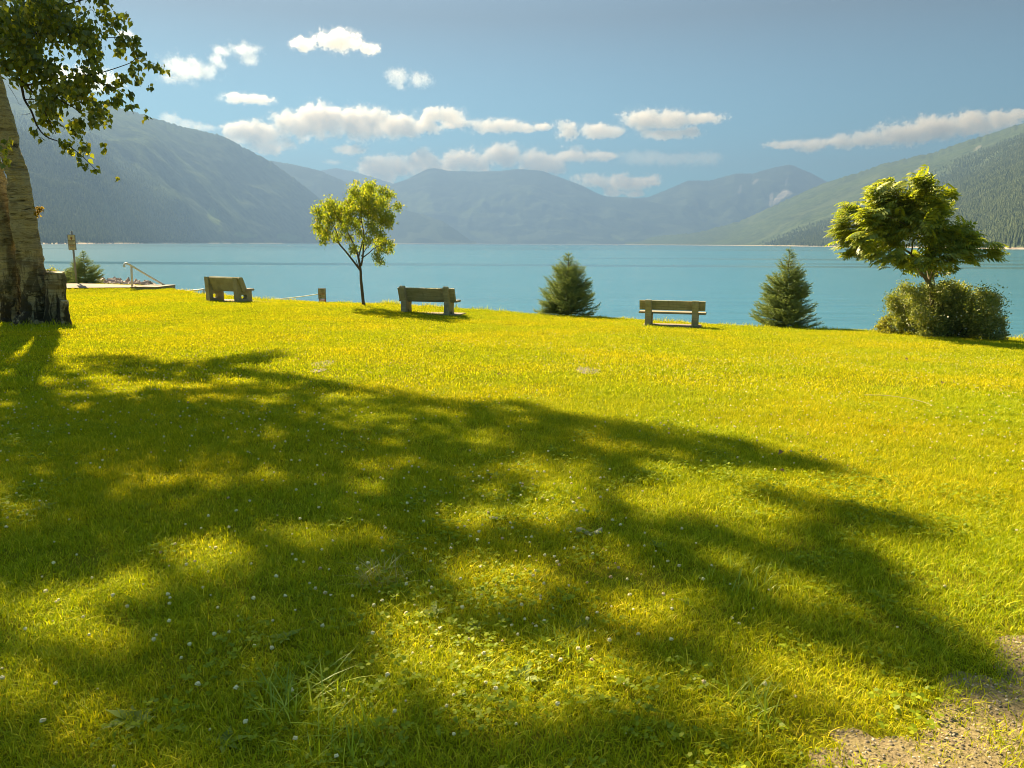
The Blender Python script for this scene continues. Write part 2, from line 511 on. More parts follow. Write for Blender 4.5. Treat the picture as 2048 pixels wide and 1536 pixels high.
m_blue = mountain('distant_mountain', [(540, 372), (600, 352), (642, 341), (671, 336), (700, 341), (744, 354), (789, 368), (860, 390), (900, 400)],
    [(540, 12500), (900, 12500)], [(540, 15200), (900, 15200)], 120, 40, M_FAR, 0.1, 1.1, 9.3, 14, label='small far blue ridge left of the middle mountains')
m_mid = mountain('distant_mountain',
    [(700, 420), (760, 378), (789, 367), (813, 359), (854, 338), (867, 336), (901, 342), (960, 343), (1000, 342), (1031, 338), (1082, 341), (1116, 353), (1164, 371), (1191, 385), (1212, 393), (1263, 395), (1330, 410), (1420, 440)],
    [(700, 10200), (1420, 10200)], [(700, 12600), (1000, 13200), (1420, 12800)], 300, 70, M_FAR, 0.13, 1.05, 2.2, 8,
    meadow=[(835, 405, 36, 22, 0.3, 0.45), (960, 415, 60, 18, -0.4, 0.35), (1035, 395, 50, 22, -0.3, 0.22), (955, 467, 30, 6, 0.2, 0.5), (1235, 475, 14, 5, 0.4, 0.5)],
    label='broad flat topped blue mountain across the lake')
m_peak = mountain('distant_mountain',
    [(1150, 440), (1212, 400), (1263, 396), (1297, 394), (1342, 376), (1376, 361), (1420, 361), (1472, 347), (1506, 347), (1547, 335), (1581, 329), (1622, 346), (1653, 363), (1720, 392), (1800, 420), (1900, 460)],
    [(1150, 11000), (1900, 10500)], [(1150, 14000), (1581, 14300), (1900, 13600)], 300, 70, M_FAR, 0.15, 1.1, 7.7, 10,
    scree=[(1562, 394, 26, 6, -0.75, 1), (1578, 386, 11, 7, 0, 0.8), (1542, 400, 4, 14, 0.1, 0.6), (1512, 362, 10, 4, -0.7, 0.5), (1480, 380, 3, 12, 0.2, 0.3), (1573, 364, 2.5, 10, 0.3, 0.4)],
    label='far peak with a pale scree gully on its flank')
m_right = mountain('forested_mountain',
    [(1250, 491), (1263, 489), (1308, 473), (1393, 465), (1478, 443), (1547, 412), (1598, 388), (1653, 364), (1714, 346), (1768, 327), (1821, 315), (1869, 304), (1917, 287), (1968, 271), (2008, 258), (2048, 246), (2200, 200), (2500, 130), (2900, 60)],
    [(1250, 8800), (1400, 6200), (1600, 3400), (1800, 2200), (2048, 1350), (2900, 700)], [(1250, 8900), (1400, 7600), (1653, 7200), (2048, 5400), (2900, 4200)],
    420, 90, M_FOREST, 0.10, 1.2, 4.4, 12, scree=[(1840, 337, 12, 3, -0.5, 0.3), (1955, 296, 8, 3, -0.6, .25)], gull=0.8, label='long green mountain slope rising on the right shore')

# conifers: the forest itself on the near slopes
def conifer_source(name, mat, seed):
    r = np.random.default_rng(seed)
    V, F = [], []
    for t in range(4):
        z0, z1, rad = 0.08 + t * 0.2, 0.42 + t * 0.2, 0.22 - t * 0.05
        k = len(V)
        for a in range(6):
            an = a * math.pi / 3 + t; rr = rad * r.uniform(0.7, 1.25)
            V.append((rr * math.cos(an), rr * math.sin(an), z0 + r.uniform(-0.03, 0.03)))
        V.append((0, 0, min(1, z1)))
        for a in range(6): F.append((k + a, k + (a + 1) % 6, k + 6))
    return source(name, np_mesh(name, np.array(V), np.array(F)), mat)
def tree_mat(name, stops):
    m = Mat(name)
    m.base(m.ramp(m.node('ShaderNodeObjectInfo').outputs['Random'], stops)); m.set(Roughness=1.0, Specular_IOR_Level=0.0)
    return m.m
MT = tree_mat('distant_conifer', [(0.0, (0.070, 0.090, 0.042)), (0.6, (0.092, 0.112, 0.050)), (1.0, (0.125, 0.142, 0.060))])
CON = [conifer_source('conifer', MT, s) for s in (1, 2, 3)]
def forest(name, mt, yfar, dens, seed, label):
    me = mt.data.copy(); me.materials.clear()
    co = np.empty(len(me.vertices) * 3); me.vertices.foreach_get('co', co); co = co.reshape(-1, 3)
    qx, qy, qd = project(co)
    w = np.clip((yfar - co[:, 1]) / (0.5 * yfar), 0, 1) * (qx > -150) * (qx < 2200) * (co[:, 2] > WATER_Z + 3.0)
    w *= np.array([0.35 + 0.9 * max(0, 0.5 + mnoise.noise(Vector((c[0] * 0.004, c[1] * 0.004, 1)))) for c in co])
    mead = np.empty(len(co), np.float32); me.attributes['meadow'].data.foreach_get('value', mead)
    attr(me, 'dens', w * (1 - np.clip(mead, 0, 1)))
    o = scatter(name, me, CON, dens, seed, 9, 19, 0.03)
    o['label'] = label
    return o
forest('conifer_forest', m_left, 4300, 0.024, 4, 'conifer wood covering the lower slope above the left shore')
forest('conifer_forest', m_right, 4800, 0.024, 9, 'conifer wood covering the slope above the right shore')

# ------------------------------------------------------------------ clouds: real volumes standing beyond the haze
def cloud_mat(name, dens, aniso=0.5):
    m = Mat(name); m.n.remove(m.p)
    v = m.node('ShaderNodeVolumePrincipled')
    v.inputs['Color'].default_value = (0.975, 0.90, 0.79, 1)
    v.inputs['Density'].default_value = dens
    v.inputs['Anisotropy'].default_value = aniso
    m.l.new(v.outputs['Volume'], m.out.inputs['Volume'])
    return m.m
M_CLOUD = cloud_mat('cloud_vapour', 0.0062)
M_VEIL = cloud_mat('cloud_fringe_vapour', 0.00045)
M_WISP = cloud_mat('thin_cloud_vapour', 0.0010)

def cloud(puffs, y, label, mat=None, ragged=1.0, group='white clouds over the mountains'):
    """puffs: (px, py, rx, ry) ellipses; a volume grid is filled where the puffs are, eroded by noise"""
    mat = mat or M_CLOUD
    pu = np.array(puffs, float)
    k = y / FPX
    lo = at(pu[:, 0] - pu[:, 2] * 1.7, pu[:, 1] + pu[:, 3] * 1.7, y).min(0); hi = at(pu[:, 0] + pu[:, 2] * 1.7, pu[:, 1] - pu[:, 3] * 1.7, y).max(0)
    mid = (lo + hi) / 2
    depth = max(1.0 * (pu[:, 3].max() * 2 * k), 500.0)
    me = bpy.data.meshes.new('cloud')
    me.from_pydata([(-1, 0, 0), (1, 0, 0), (0, 0, 1)], [], [(0, 1, 2)])
    o = bpy.data.objects.new('cloud', me); COL.objects.link(o)
    o.location = mid
    ng = bpy.data.node_groups.new('cloud', 'GeometryNodeTree')
    ng.interface.new_socket('Geometry', in_out='INPUT', socket_type='NodeSocketGeometry')
    ng.interface.new_socket('Geometry', in_out='OUTPUT', socket_type='NodeSocketGeometry')
    N, L = ng.nodes, ng.links
    N.new('NodeGroupInput'); go = N.new('NodeGroupOutput')
    P = N.new('GeometryNodeInputPosition').outputs[0]
    def math_(op, a, b=None):
        nd = N.new('ShaderNodeMath'); nd.operation = op
        for i, x in enumerate((a, b)):
            if x is None: continue
            if isinstance(x, (int, float)): nd.inputs[i].default_value = x
            else: L.new(x, nd.inputs[i])
        return nd.outputs[0]
    def vmath(op, a, b):
        nd = N.new('ShaderNodeVectorMath'); nd.operation = op
        for i, x in enumerate((a, b)):
            if isinstance(x, (tuple, list)): nd.inputs[i].default_value = x
            else: L.new(x, nd.inputs[i])
        return nd
    sc = np.median(pu[:, 3]) * k
    def nz(scale, detail, rough):
        nd = N.new('ShaderNodeTexNoise'); nd.inputs['Scale'].default_value = scale; nd.inputs['Detail'].default_value = detail; nd.inputs['Roughness'].default_value = rough
        L.new(vmath('ADD', P, (mid[0] * 0.37, mid[2] * 3.1, mid[0] * 0.11)).outputs[0], nd.inputs['Vector'])
        return nd.outputs[0]
    n = nz(0.75 / sc, 3, 0.6); n2 = nz(3.0 / sc, 6, 0.68)
    best = None
    for (a, b2, rx, ry) in pu:
        c = at(a, b2, y) - mid
        c[1] += rng.uniform(-0.25, 0.25) * depth * 0.5
        q = vmath('DIVIDE', vmath('SUBTRACT', P, tuple(c)).outputs[0], (rx * k, max(ry * k * 1.3, 260.0), ry * k)).outputs[0]
        ln = N.new('ShaderNodeVectorMath'); ln.operation = 'LENGTH'; L.new(q, ln.inputs[0])
        f = math_('SUBTRACT', 1.0, ln.outputs['Value'])
        best = f if best is None else math_('MAXIMUM', best, f)
    e = math_('ADD', math_('ADD', best, math_('MULTIPLY', math_('SUBTRACT', n, 0.53), 2.4 * ragged)), math_('MULTIPLY', math_('SUBTRACT', n2, 0.52), 1.45 * ragged))
    mr = N.new('ShaderNodeMapRange'); mr.inputs['From Min'].default_value = 0.0; mr.inputs['From Max'].default_value = 0.35
    L.new(e, mr.inputs['Value'])
    vc = N.new('GeometryNodeVolumeCube')
    L.new(mr.outputs[0], vc.inputs['Density'])
    ext = hi - lo; ext[1] = depth * 2.0
    vc.inputs['Min'].default_value = tuple(-ext / 2 * 1.05); vc.inputs['Max'].default_value = tuple(ext / 2 * 1.05)
    vs = 1.15 * k
    vc.inputs['Resolution X'].default_value = int(min(640, max(24, ext[0] / vs)))
    vc.inputs['Resolution Y'].default_value = int(min(90, max(16, ext[1] / (vs * 1.6))))
    vc.inputs['Resolution Z'].default_value = int(min(190, max(20, ext[2] / vs)))
    gain = N.new('ShaderNodeValue'); gain.outputs[0].default_value = 0.0
    L.new(math_('ADD', e, gain.outputs[0]), mr.inputs['Value'])
    vm = N.new('GeometryNodeVolumeToMesh'); vm.inputs['Threshold'].default_value = 0.3
    L.new(vc.outputs[0], vm.inputs['Volume']); L.new(vm.outputs[0], go.inputs[0])
    o.modifiers.new('volume', 'NODES').node_group = ng
    dg = bpy.context.evaluated_depsgraph_get()
    me2 = bpy.data.meshes.new_from_object(o.evaluated_get(dg))
    gain.outputs[0].default_value = 0.28
    bpy.context.view_layer.update()
    dg = bpy.context.evaluated_depsgraph_get()
    me3 = bpy.data.meshes.new_from_object(o.evaluated_get(dg))
    o.modifiers.clear()
    o.data = me2
    me2.materials.clear(); me2.materials.append(mat)
    me3.materials.clear(); me3.materials.append(M_VEIL)
    link_mesh('cloud_fringe', me3, None, o)
    return tag(o, label, 'cloud', group)

CLY = 19500
CLOUDS_ON = True
if CLOUDS_ON:
    cloud([(520, 268, 70, 22), (540, 292, 46, 16), (600, 250, 60, 26), (650, 242, 46, 30), (720, 248, 60, 30), (790, 252, 60, 24), (850, 254, 44, 14), (880, 232, 46, 16), (910, 245, 34, 12), (480, 258, 46, 14)], CLY,
          'largest cloud bank, sitting on the ridge of the left mountain')
    cloud([(975, 254, 44, 13), (1010, 252, 44, 14), (1045, 256, 30, 9), (1085, 254, 22, 8)], CLY, 'flat cloud strip over the middle of the broad distant mountain')
    cloud([(1136, 262, 27, 17)], CLY, 'small round cloud left of its twin above the middle mountains')
    cloud([(1195, 262, 34, 15), (1215, 264, 34, 12)], CLY, 'small flat based cloud between two bigger clouds')
    cloud([(1290, 240, 48, 20), (1340, 240, 52, 19), (1400, 236, 50, 11), (1330, 268, 56, 10), (1380, 264, 26, 10)], CLY, 'double decked cloud tapering to the right, above the dip between the mountains')
    cloud([(780, 335, 64, 24), (850, 328, 66, 22), (930, 322, 66, 22), (1010, 312, 58, 22), (1080, 322, 66, 22), (1150, 314, 70, 12), (1210, 312, 30, 8), (1110, 340, 30, 12), (770, 352, 40, 14)], CLY,
          'long low cloud bank lying along the top of the broad distant mountain')
    cloud([(1290, 316, 50, 14), (1350, 318, 70, 13), (1420, 318, 26, 13)], CLY, 'thin layered cloud strip left of the far peak', M_WISP)
    cloud([(1190, 362, 46, 14), (1250, 368, 56, 18), (1300, 362, 26, 12), (1230, 386, 26, 8), (1270, 388, 20, 7)], CLY, 'broken low cloud resting in the gap beside the far peak')
    cloud([(1575, 290, 40, 9), (1620, 292, 34, 12), (1680, 284, 50, 13), (1745, 278, 56, 16), (1810, 268, 62, 22), (1880, 256, 66, 24), (1945, 248, 60, 22), (2000, 240, 46, 16), (2040, 230, 30, 10)], CLY,
          'long slanting cloud above the right mountain')
    cloud([(677, 82, 44, 20), (735, 97, 22, 10), (605, 88, 22, 13)], CLY, 'highest bright cloud, upper middle of the sky')
    cloud([(365, 138, 36, 22), (345, 155, 24, 12), (410, 146, 26, 14)], CLY, 'ragged cloud right of the birch branch tip', M_WISP, 1.2)
    cloud([(440, 100, 14, 9), (488, 100, 28, 13), (435, 122, 14, 14), (500, 118, 16, 10)], CLY, 'pair of small ragged clouds in the upper left sky', M_WISP, 1.2)
    cloud([(480, 197, 36, 10), (520, 200, 30, 9)], CLY, 'small flat oval cloud over the left mountain')
    cloud([(796, 157, 20, 16), (838, 160, 24, 12), (800, 172, 10, 6)], CLY, 'two torn wisps above the largest cloud bank', M_WISP, 1.3)
    cloud([(345, 240, 22, 12), (370, 250, 32, 10), (410, 256, 26, 6)], CLY, 'thin cloud peeping over the left mountain ridge', M_WISP)
    cloud([(700, 300, 32, 10)], CLY, 'small oval cloud between the two cloud banks')
    cloud([(847, 299, 16, 6)], CLY, 'tiny cloud above the long low bank', M_WISP)
    cloud([(664, 324, 16, 5)], CLY, 'tiny flat cloud above the small blue ridge', M_WISP)
    cloud([(1154, 296, 14, 6)], CLY, 'tiny cloud below the small round clouds', M_WISP)
    cloud([(170, 160, 60, 24), (120, 150, 40, 18), (220, 158, 26, 16), (258, 72, 14, 7)], CLY, 'pale cloud half hidden behind the birch leaves', M_WISP)

# ------------------------------------------------------------------ haze
bm = bmesh.new()
add_box(bm, (0, 6500, 880 - 8.5), (36000, 21500, 1760))
hz = link_mesh('haze', bm_mesh('haze', bm))
m = Mat('haze_air'); m.n.remove(m.p)
v = m.node('ShaderNodeVolumePrincipled')
v.inputs['Color'].default_value = (0.122, 0.190, 0.305, 1)
v.inputs['Density'].default_value = 1.5e-4
v.inputs['Anisotropy'].default_value = 0.3
m.l.new(v.outputs['Volume'], m.out.inputs['Volume'])
hz.data.materials.append(m.m)
tag(hz, 'blue summer haze over the lake', None, None, 'stuff')
#@@NEAR
# ------------------------------------------------------------------ path, landing and rocks by the left shore
def ground_sheet(name, loop, lift, mat, label, n=40, kind='structure', ragged=0.0, thick=0.0):
    """a sheet lying on the lawn: loop is a quad (plan) a,b,c,d; draped"""
    a, b, c, d = [np.array(q, float) for q in loop]
    u = np.linspace(0, 1, n)[:, None, None]; v = np.linspace(0, 1, 8)[None, :, None]
    p = (a * (1 - u) + b * u) * (1 - v) + (d * (1 - u) + c * u) * v
    z = ground(p[..., 0], p[..., 1]) + lift
    me = np_mesh(name, np.concatenate([p, z[..., None]], -1).reshape(-1, 3), grid_faces(n, 8))
    return tag(link_mesh(name, me, mat, smooth=True), label, None, None, kind)

m = Mat('concrete')
n1 = m.noise(1.5, 5, vec=m.pos()); n2 = m.noise(40, 4, vec=m.pos())
m.base(m.mix(m.val(n2, .3, .7, 0, .5), m.ramp(n1, [(.3, (.22, .17, .12)), (.7, (.32, .26, .19))]), (.17, .14, .10))).bump(n2, .3, .01).set(Roughness=.9)
M_CONC = m.m
m = Mat('weathered_concrete')
n1 = m.noise(3.5, 6, .65, vec=m.pos()); n2 = m.noise(45, 4, vec=m.pos())
m.base(m.mix(m.val(n2, .35, .7, 0, .6), m.ramp(n1, [(.25, (.22, .19, .10)), (.5, (.36, .315, .18)), (.75, (.48, .43, .27))]), (.10, .09, .05))).bump(n2, .5, .01).set(Roughness=.95)
M_OLDC = m.m

# walkway from the left to the head of the steps
YP = 34.0
q1, q2, q3, q4 = on_ground(126, 582.5), on_ground(312, 577), on_ground(312, 574.3), on_ground(126, 573.5)
print('path', q1, q2, q3, q4)
pa = [(q1[0] - 9, q1[1] - 2.5), (q2[0], q2[1]), (q3[0], q3[1]), (q4[0] - 9, q4[1] + .3)]
PATH = np.array(pa)
ground_sheet('footpath', pa, 0.045, M_CONC, 'pale concrete footpath leading to the lake steps')

land = empty('step_landing', (at(289, 578, 33.9)[0], 33.9, ground(at(289, 578, 33.9)[0], 33.9)), 0,
             'concrete landing with a dark side wall at the head of the lake steps', 'steps')
bm = bmesh.new(); add_box(bm, (0, 0.9, -0.08), (1.12, 1.9, 0.34))
link_mesh('landing_slab', bm_mesh('landing_slab', bm, 0.015), M_OLDC, land)
bm = bmesh.new(); add_box(bm, (0.0, 0.9, 0.106), (1.18, 1.96, 0.03))
link_mesh('coping', bm_mesh('coping', bm, 0.008), M_CONC, land)
for k in range(5):
    bm = bmesh.new(); add_box(bm, (0.80 + k * .36, 1.0, -0.25 - k * .18), (0.36, 1.7, 0.3))
    link_mesh('step', bm_mesh('step', bm, 0.01), M_CONC, land)

m = Mat('rock')
oi = m.node('ShaderNodeObjectInfo').outputs['Random']
n2 = m.noise(9, 5, vec=m.pos())
m.base(m.mix(m.val(n2, .3, .7, 0, .5), m.ramp(oi, [(0, (.20, .16, .13)), (.5, (.38, .31, .25)), (1, (.58, .49, .40))]), (.24, .19, .16))).bump(n2, .6, .05).set(Roughness=.95)
M_ROCK = m.m
def rock_mesh(name, seed, r=1.0):
    bm = bmesh.new(); bmesh.ops.create_icosphere(bm, subdivisions=2, radius=r)
    for v in bm.verts:
        q = v.co.copy()
        f = 1 + .5 * mnoise.noise(q * 1.1 + Vector((seed * 7.3, 0, 0))) + .2 * mnoise.noise(q * 3 + Vector((0, seed * 3.1, 0)))
        v.co = Vector((q.x * 1.2, q.y, q.z * .7)) * f
        for ax in range(3):
            v.co[ax] = round(v.co[ax] * 3.2) / 3.2 * .4 + v.co[ax] * .6
    return bm_mesh(name, bm)
ROCKS = [rock_mesh('rock', s) for s in range(6)]
for me in ROCKS: me.materials.append(M_ROCK)
nrock = 0
ROCK_LOOK = ['pale', 'brown', 'grey', 'dark']
spots = []
for k in range(170):
    px = rng.uniform(196, 312); f = (px - 196) / 116
    top, bot = 559 + 13 * f ** 0.8, 573.5
    py = bot - (bot - top) * rng.uniform(0, 1) ** 0.8
    y = 37.6 + (bot - py) * 0.28 + rng.uniform(-.2, .2)
    spots.append((px, py, y, rng.uniform(.10, .26)))
for px, py, y, r in spots:
    o = bpy.data.objects.new('boulder', ROCKS[nrock % 6]); COL.objects.link(o); nrock += 1
    p = at(px, py + 3, y); o.location = (p[0], p[1], p[2]); o.scale = (r * rng.uniform(.8, 1.4), r, r * rng.uniform(.7, 1.1)); o.rotation_euler = rng.uniform(-.5, 3, 3)
    where = 'close to the small left spruce' if px < 236 else ('midway between the small spruce and the handrail' if px < 262 else 'behind the handrail post' if px < 285 else 'at the right tip of the rubble bank')
    tag(o, ('large' if r > .2 else 'middling' if r > .15 else 'small') + ' broken rock ' + where + (', low at the path edge' if py > 570 else ', high on the heap' if py < bot - .6 * (bot - 559 - 13 * ((px - 196) / 116) ** .8) else ''), 'rock', 'rubble rocks along the left bank')
# earth that carries the rubble
RB = [(at(185, 570, 38.4)[0], 38.2), (at(330, 577, 36.9)[0], 37.0), (at(330, 575, 40)[0], 40.5), (at(185, 568, 41.5)[0], 41.5)]
a_, b_, c_, d_ = [np.array(q) for q in RB]
u = np.linspace(0, 1, 30)[:, None, None]; v = np.linspace(0, 1, 10)[None, :, None]
pp = (a_ * (1 - u) + b_ * u) * (1 - v) + (d_ * (1 - u) + c_ * u) * v
zz = np.zeros(pp.shape[:2])
for i in range(30):
    px = 185 + 145 * i / 29; f = max(0, (px - 196) / 116)
    for j in range(10):
        y = pp[i, j, 1]; t = j / 9
        zz[i, j] = at(px, 575 - (575 - (565 + 10 * min(1, f))) * t, y)[2] - (0.05 if t < .9 else .25)
m = Mat('bank_earth'); n1 = m.noise(6, 5, vec=m.pos()); m.base(m.ramp(n1, [(.3, (.10, .08, .05)), (.7, (.22, .18, .12))])).bump(n1, .6, .05)
M_EARTH = m.m
tag(link_mesh('rubble_bank', np_mesh('rubble_bank', np.concatenate([pp, zz[..., None]], -1).reshape(-1, 3), grid_faces(30, 10)), M_EARTH, smooth=True), 'stony earth bank beside the lake steps', None, None, 'structure')

# ------------------------------------------------------------------ handrails, cable
m = Mat('painted_pipe'); n1 = m.noise(14, 4, vec=m.pos())
m.base(m.ramp(n1, [(.35, (.52, .46, .36)), (.6, (.70, .65, .54)), (.75, (.40, .30, .20))])).set(Roughness=.5)
M_PIPE = m.m
def tube_obj(name, pts, r, mat, parent=None, seg=8, off=(0, 0, 0)):
    V, F = tube(pts, r, seg)
    return link_mesh(name, np_mesh(name, V - np.array(off), F), mat, parent, True)
b0 = at(263, 571, 34.6)
hr = empty('handrail', tuple(b0), 0, 'bent pale pipe handrail slanting down beside the lake steps', 'handrail')
pts = smooth_path([at(249, 534, 34.3), at(248, 530, 34.32), at(251.5, 526.8, 34.4), at(258, 528.5, 34.5), at(264, 532, 34.6), at(300, 553.5, 35.1), at(352, 583.5, 35.9)], 30)
tube_obj('rail', pts, .045, M_PIPE, hr, 8, b0)
tube_obj('post', [at(262.5, 531, 34.6), at(263.5, 551, 34.6), at(264.5, 576, 34.6)], .05, M_PIPE, hr, 8, b0)
tube_obj('post', [at(330, 572, 35.55), at(330.5, 600, 35.55)], .045, M_PIPE, hr, 8, b0)
b1 = at(407, 590, 34.5)
h2 = empty('handrail', tuple(b1), 0, 'low pale rail behind the leftmost bench with one post', 'handrail')
tube_obj('rail', smooth_path([at(350, 582.2, 36.5), at(380, 581.3, 35.4), at(402, 579.3, 34.6), at(408, 579, 34.5), at(413, 582, 34.7), at(424, 590, 35)], 20), .035, M_PIPE, h2, 8, b1)
tube_obj('post', [at(407, 579.3, 34.5), at(407, 594, 34.5)], .05, M_PIPE, h2, 8, b1)
tube_obj('post', [at(361, 582.0, 36.1), at(361, 592, 36.1)], .04, M_PIPE, h2, 8, b1)
m = Mat('pale_rope'); m.base((.66, .62, .50)); M_ROPE = m.m
b2 = at(520, 601, 34)
rp = [at(px, 599.8 - 11.8 * ((px - 520) / 118) ** 1.6, 32.5 - (px - 520) / 118 * 1.5) for px in np.linspace(520, 639, 16)]
V, F = tube(rp, .017, 6)
rope = link_mesh('rope', np_mesh('rope', V - np.array(rp[0]), F), M_ROPE, None, True); rope.location = rp[0]
tag(rope, 'sagging pale rope running up to the low notice board', 'rope')

# ------------------------------------------------------------------ notice boards
def board_mat(name, c, dirt):
    m = Mat(name); n = m.noise(7, 5, vec=m.pos()); m.base(m.mix(m.val(n, .4, .75, 0, .5), c, dirt)).set(Roughness=.6); return m.m
M_BOARD = board_mat('board_face', (.50, .45, .26), (.36, .32, .18))
M_BOARD2 = board_mat('board_face_tan', (.47, .40, .23), (.33, .28, .16))
M_RED = board_mat('red_board', (.45, .10, .07), (.35, .08, .06))
M_TXT = board_mat('dark_print', (.07, .06, .03), (.10, .09, .04))
M_TXTR = board_mat('brown_print', (.28, .13, .05), (.2, .1, .05))
M_WHITEP = board_mat('white_print', (.7, .55, .5), (.6, .45, .4))
M_METAL = board_mat('galvanised', (.22, .20, .17), (.30, .28, .23))
M_DARK = board_mat('dark_bracket', (.03, .03, .03), (.05, .05, .04))
def print_lines(parent, rows, w, y, mat_default):
    """rows of short dashes standing for the small print: (z, height, x0, x1, word count, material)"""
    by = {}
    for z, h, x0, x1, words, mt in rows:
        bm = by.setdefault(mt or mat_default, bmesh.new())
        cuts = np.sort(np.concatenate([[0, 1], rng.uniform(.08, .92, max(0, words - 1))]))
        for a, b in zip(cuts[:-1], cuts[1:]):
            if b - a < .03: continue
            add_box(bm, (x0 + (x1 - x0) * (a + b - .02) / 2, y, z), ((x1 - x0) * (b - a - .02), .004, h))
    for mt, bm in by.items():
        link_mesh('lettering', bm_mesh('lettering', bm), mt, parent)

p = at(153.5, 569, 36.0); k = 36.0 / FPX
sg = empty('notice_board', (p[0], p[1], p[2]), 0, 'tall tan notice board on a grey pole in front of the small left spruce', 'sign')
tube_obj('pole', [(0, 0, -.2), (0, 0, 104 * k)], .045, M_METAL, sg)
bm = bmesh.new(); add_box(bm, (0, -.06, 82.2 * k), (13.2 * k, .03, 28.6 * k)); pl = link_mesh('board', bm_mesh('board', bm, .012), M_BOARD, sg)
bm = bmesh.new(); z0 = 82.2 * k; W_, H_ = 13.2 * k, 28.6 * k
for c, s in (((0, -.06, z0 + H_ / 2 + .006), (W_ + .04, .04, .014)), ((0, -.06, z0 - H_ / 2 - .006), (W_ + .04, .04, .014)), ((-W_ / 2 - .012, -.06, z0), (.016, .04, H_)), ((W_ / 2 + .012, -.06, z0), (.016, .04, H_))): add_box(bm, c, s)
link_mesh('frame', bm_mesh('frame', bm), M_METAL, sg)
bm = bmesh.new(); add_box(bm, (.01, 0, 99.5 * k), (.035, .05, 6 * k)); link_mesh('bracket', bm_mesh('bracket', bm, .005), M_DARK, sg)
rows = [(z0 + H_ * (.5 - f), h, x0 * W_, x1 * W_, w, mt) for f, h, x0, x1, w, mt in
        ((.36, .022, -.5, .5, 1, None), (.46, .03, -.4, .42, 4, None), (.54, .028, -.38, .2, 4, None), (.64, .018, -.5, .5, 1, None), (.70, .03, -.4, .4, 4, M_TXTR), (.80, .03, -.36, .38, 5, None), (.88, .026, -.3, .3, 3, M_TXTR))]
print_lines(pl, rows, W_, -.078, M_TXT)
bm = bmesh.new()
bmesh.ops.create_cone(bm, cap_ends=True, segments=10, radius1=.055, radius2=.055, depth=.004, matrix=Matrix.Translation((0, -.078, z0 + H_ * .30)) @ Matrix.Rotation(math.pi / 2, 4, 'X'))
add_box(bm, (0, -.078, z0 + H_ * .24), (.035, .004, .10))
link_mesh('emblem', bm_mesh('emblem', bm), M_TXTR, pl)

p = at(645.5, 612, 31.0); k = 31.0 / FPX
sg = empty('notice_board', (p[0], p[1], p[2]), 0, 'small tan notice board with a red panel below, at the end of the rope', 'sign')
for sx_ in (-5.6, 5.6):
    bm = bmesh.new(); add_box(bm, (sx_ * k, .02, 10 * k), (.045, .045, 50 * k)); link_mesh('post', bm_mesh('post', bm), M_METAL, sg)
bm = bmesh.new(); zc = 24.8 * k; W_, H_ = 14.0 * k, 19.8 * k
add_box(bm, (0, -.03, zc), (W_, .03, H_)); pl = link_mesh('board', bm_mesh('board', bm, .006), M_BOARD2, sg)
bm = bmesh.new()
for c, s in (((0, -.035, zc + H_ / 2), (W_ + .03, .045, .022)), ((-W_ / 2, -.035, zc), (.02, .045, H_)), ((W_ / 2, -.035, zc), (.02, .045, H_)), ((0, -.035, zc - H_ / 2), (W_ + .03, .045, .018))): add_box(bm, c, s)
link_mesh('frame', bm_mesh('frame', bm), M_METAL, sg)
rows = [(zc + H_ * (.5 - f), h, x0 * W_, x1 * W_, w, mt) for f, h, x0, x1, w, mt in
        ((.12, .03, -.3, .3, 3, None), (.24, .035, -.1, .35, 3, None), (.34, .02, -.4, .1, 4, None), (.43, .03, .0, .4, 3, None), (.54, .045, -.4, .4, 4, M_TXTR), (.68, .035, -.36, -.12, 2, None), (.72, .07, -.02, .06, 1, None), (.84, .03, -.4, -.05, 3, None), (.84, .03, .1, .38, 2, None), (.93, .022, -.36, -.05, 3, None))]
print_lines(pl, rows, W_, -.048, M_TXT)
bm = bmesh.new(); add_box(bm, (0, -.03, 9.5 * k), (12.4 * k, .03, 7.6 * k)); rb = link_mesh('red_panel', bm_mesh('red_panel', bm, .005), M_RED, sg)
rb['label'] = 'red warning panel with white lettering'
print_lines(rb, [(11.0 * k, .03, -4.6 * k, 4.6 * k, 4, None), (8.9 * k, .03, -3.6 * k, 4 * k, 4, None)], 1, -.048, M_WHITEP)

# ------------------------------------------------------------------ benches
m = Mat('weathered_wood')
n1 = m.noise(1.0, 6, .65, m.pos((2.5, 30, 30), True)); n2 = m.noise(4.0, 4, vec=m.pos((1, 1, 1), True)); n3 = m.noise(1.0, 4, .6, m.pos((14, 14, 2.0), True))
c = m.ramp(n1, [(.25, (.19, .165, .09)), (.55, (.34, .295, .17)), (.8, (.48, .42, .27))])
c = m.mix(m.val(n2, .48, .7, 0, .55), c, (.20, .20, .085))
c = m.mix(m.val(n3, .56, .72, 0, .6), c, (.13, .11, .05))
m.base(c).bump(n1, .5, .01).set(Roughness=.85)
M_WOOD = m.m
m = Mat('pale_seat_wood')
n1 = m.noise(1.0, 6, .65, m.pos((2.5, 34, 34), True))
m.base(m.ramp(n1, [(.25, (.19, .15, .085)), (.6, (.34, .28, .17)), (.8, (.42, .36, .24))])).bump(n1, .4, .01).set(Roughness=.75)
M_SEAT = m.m

def bench_pad(o, w, d, off=(0, 0)):
    bm = bmesh.new(); add_box(bm, (off[0], off[1], -.03), (w, d, .12)); link_mesh('concrete_pad', bm_mesh('concrete_pad', bm, .01), M_CONC, o)
def base_point(px, py, y):
    p = at(px, py, y); return (p[0], p[1], float(p[2]))

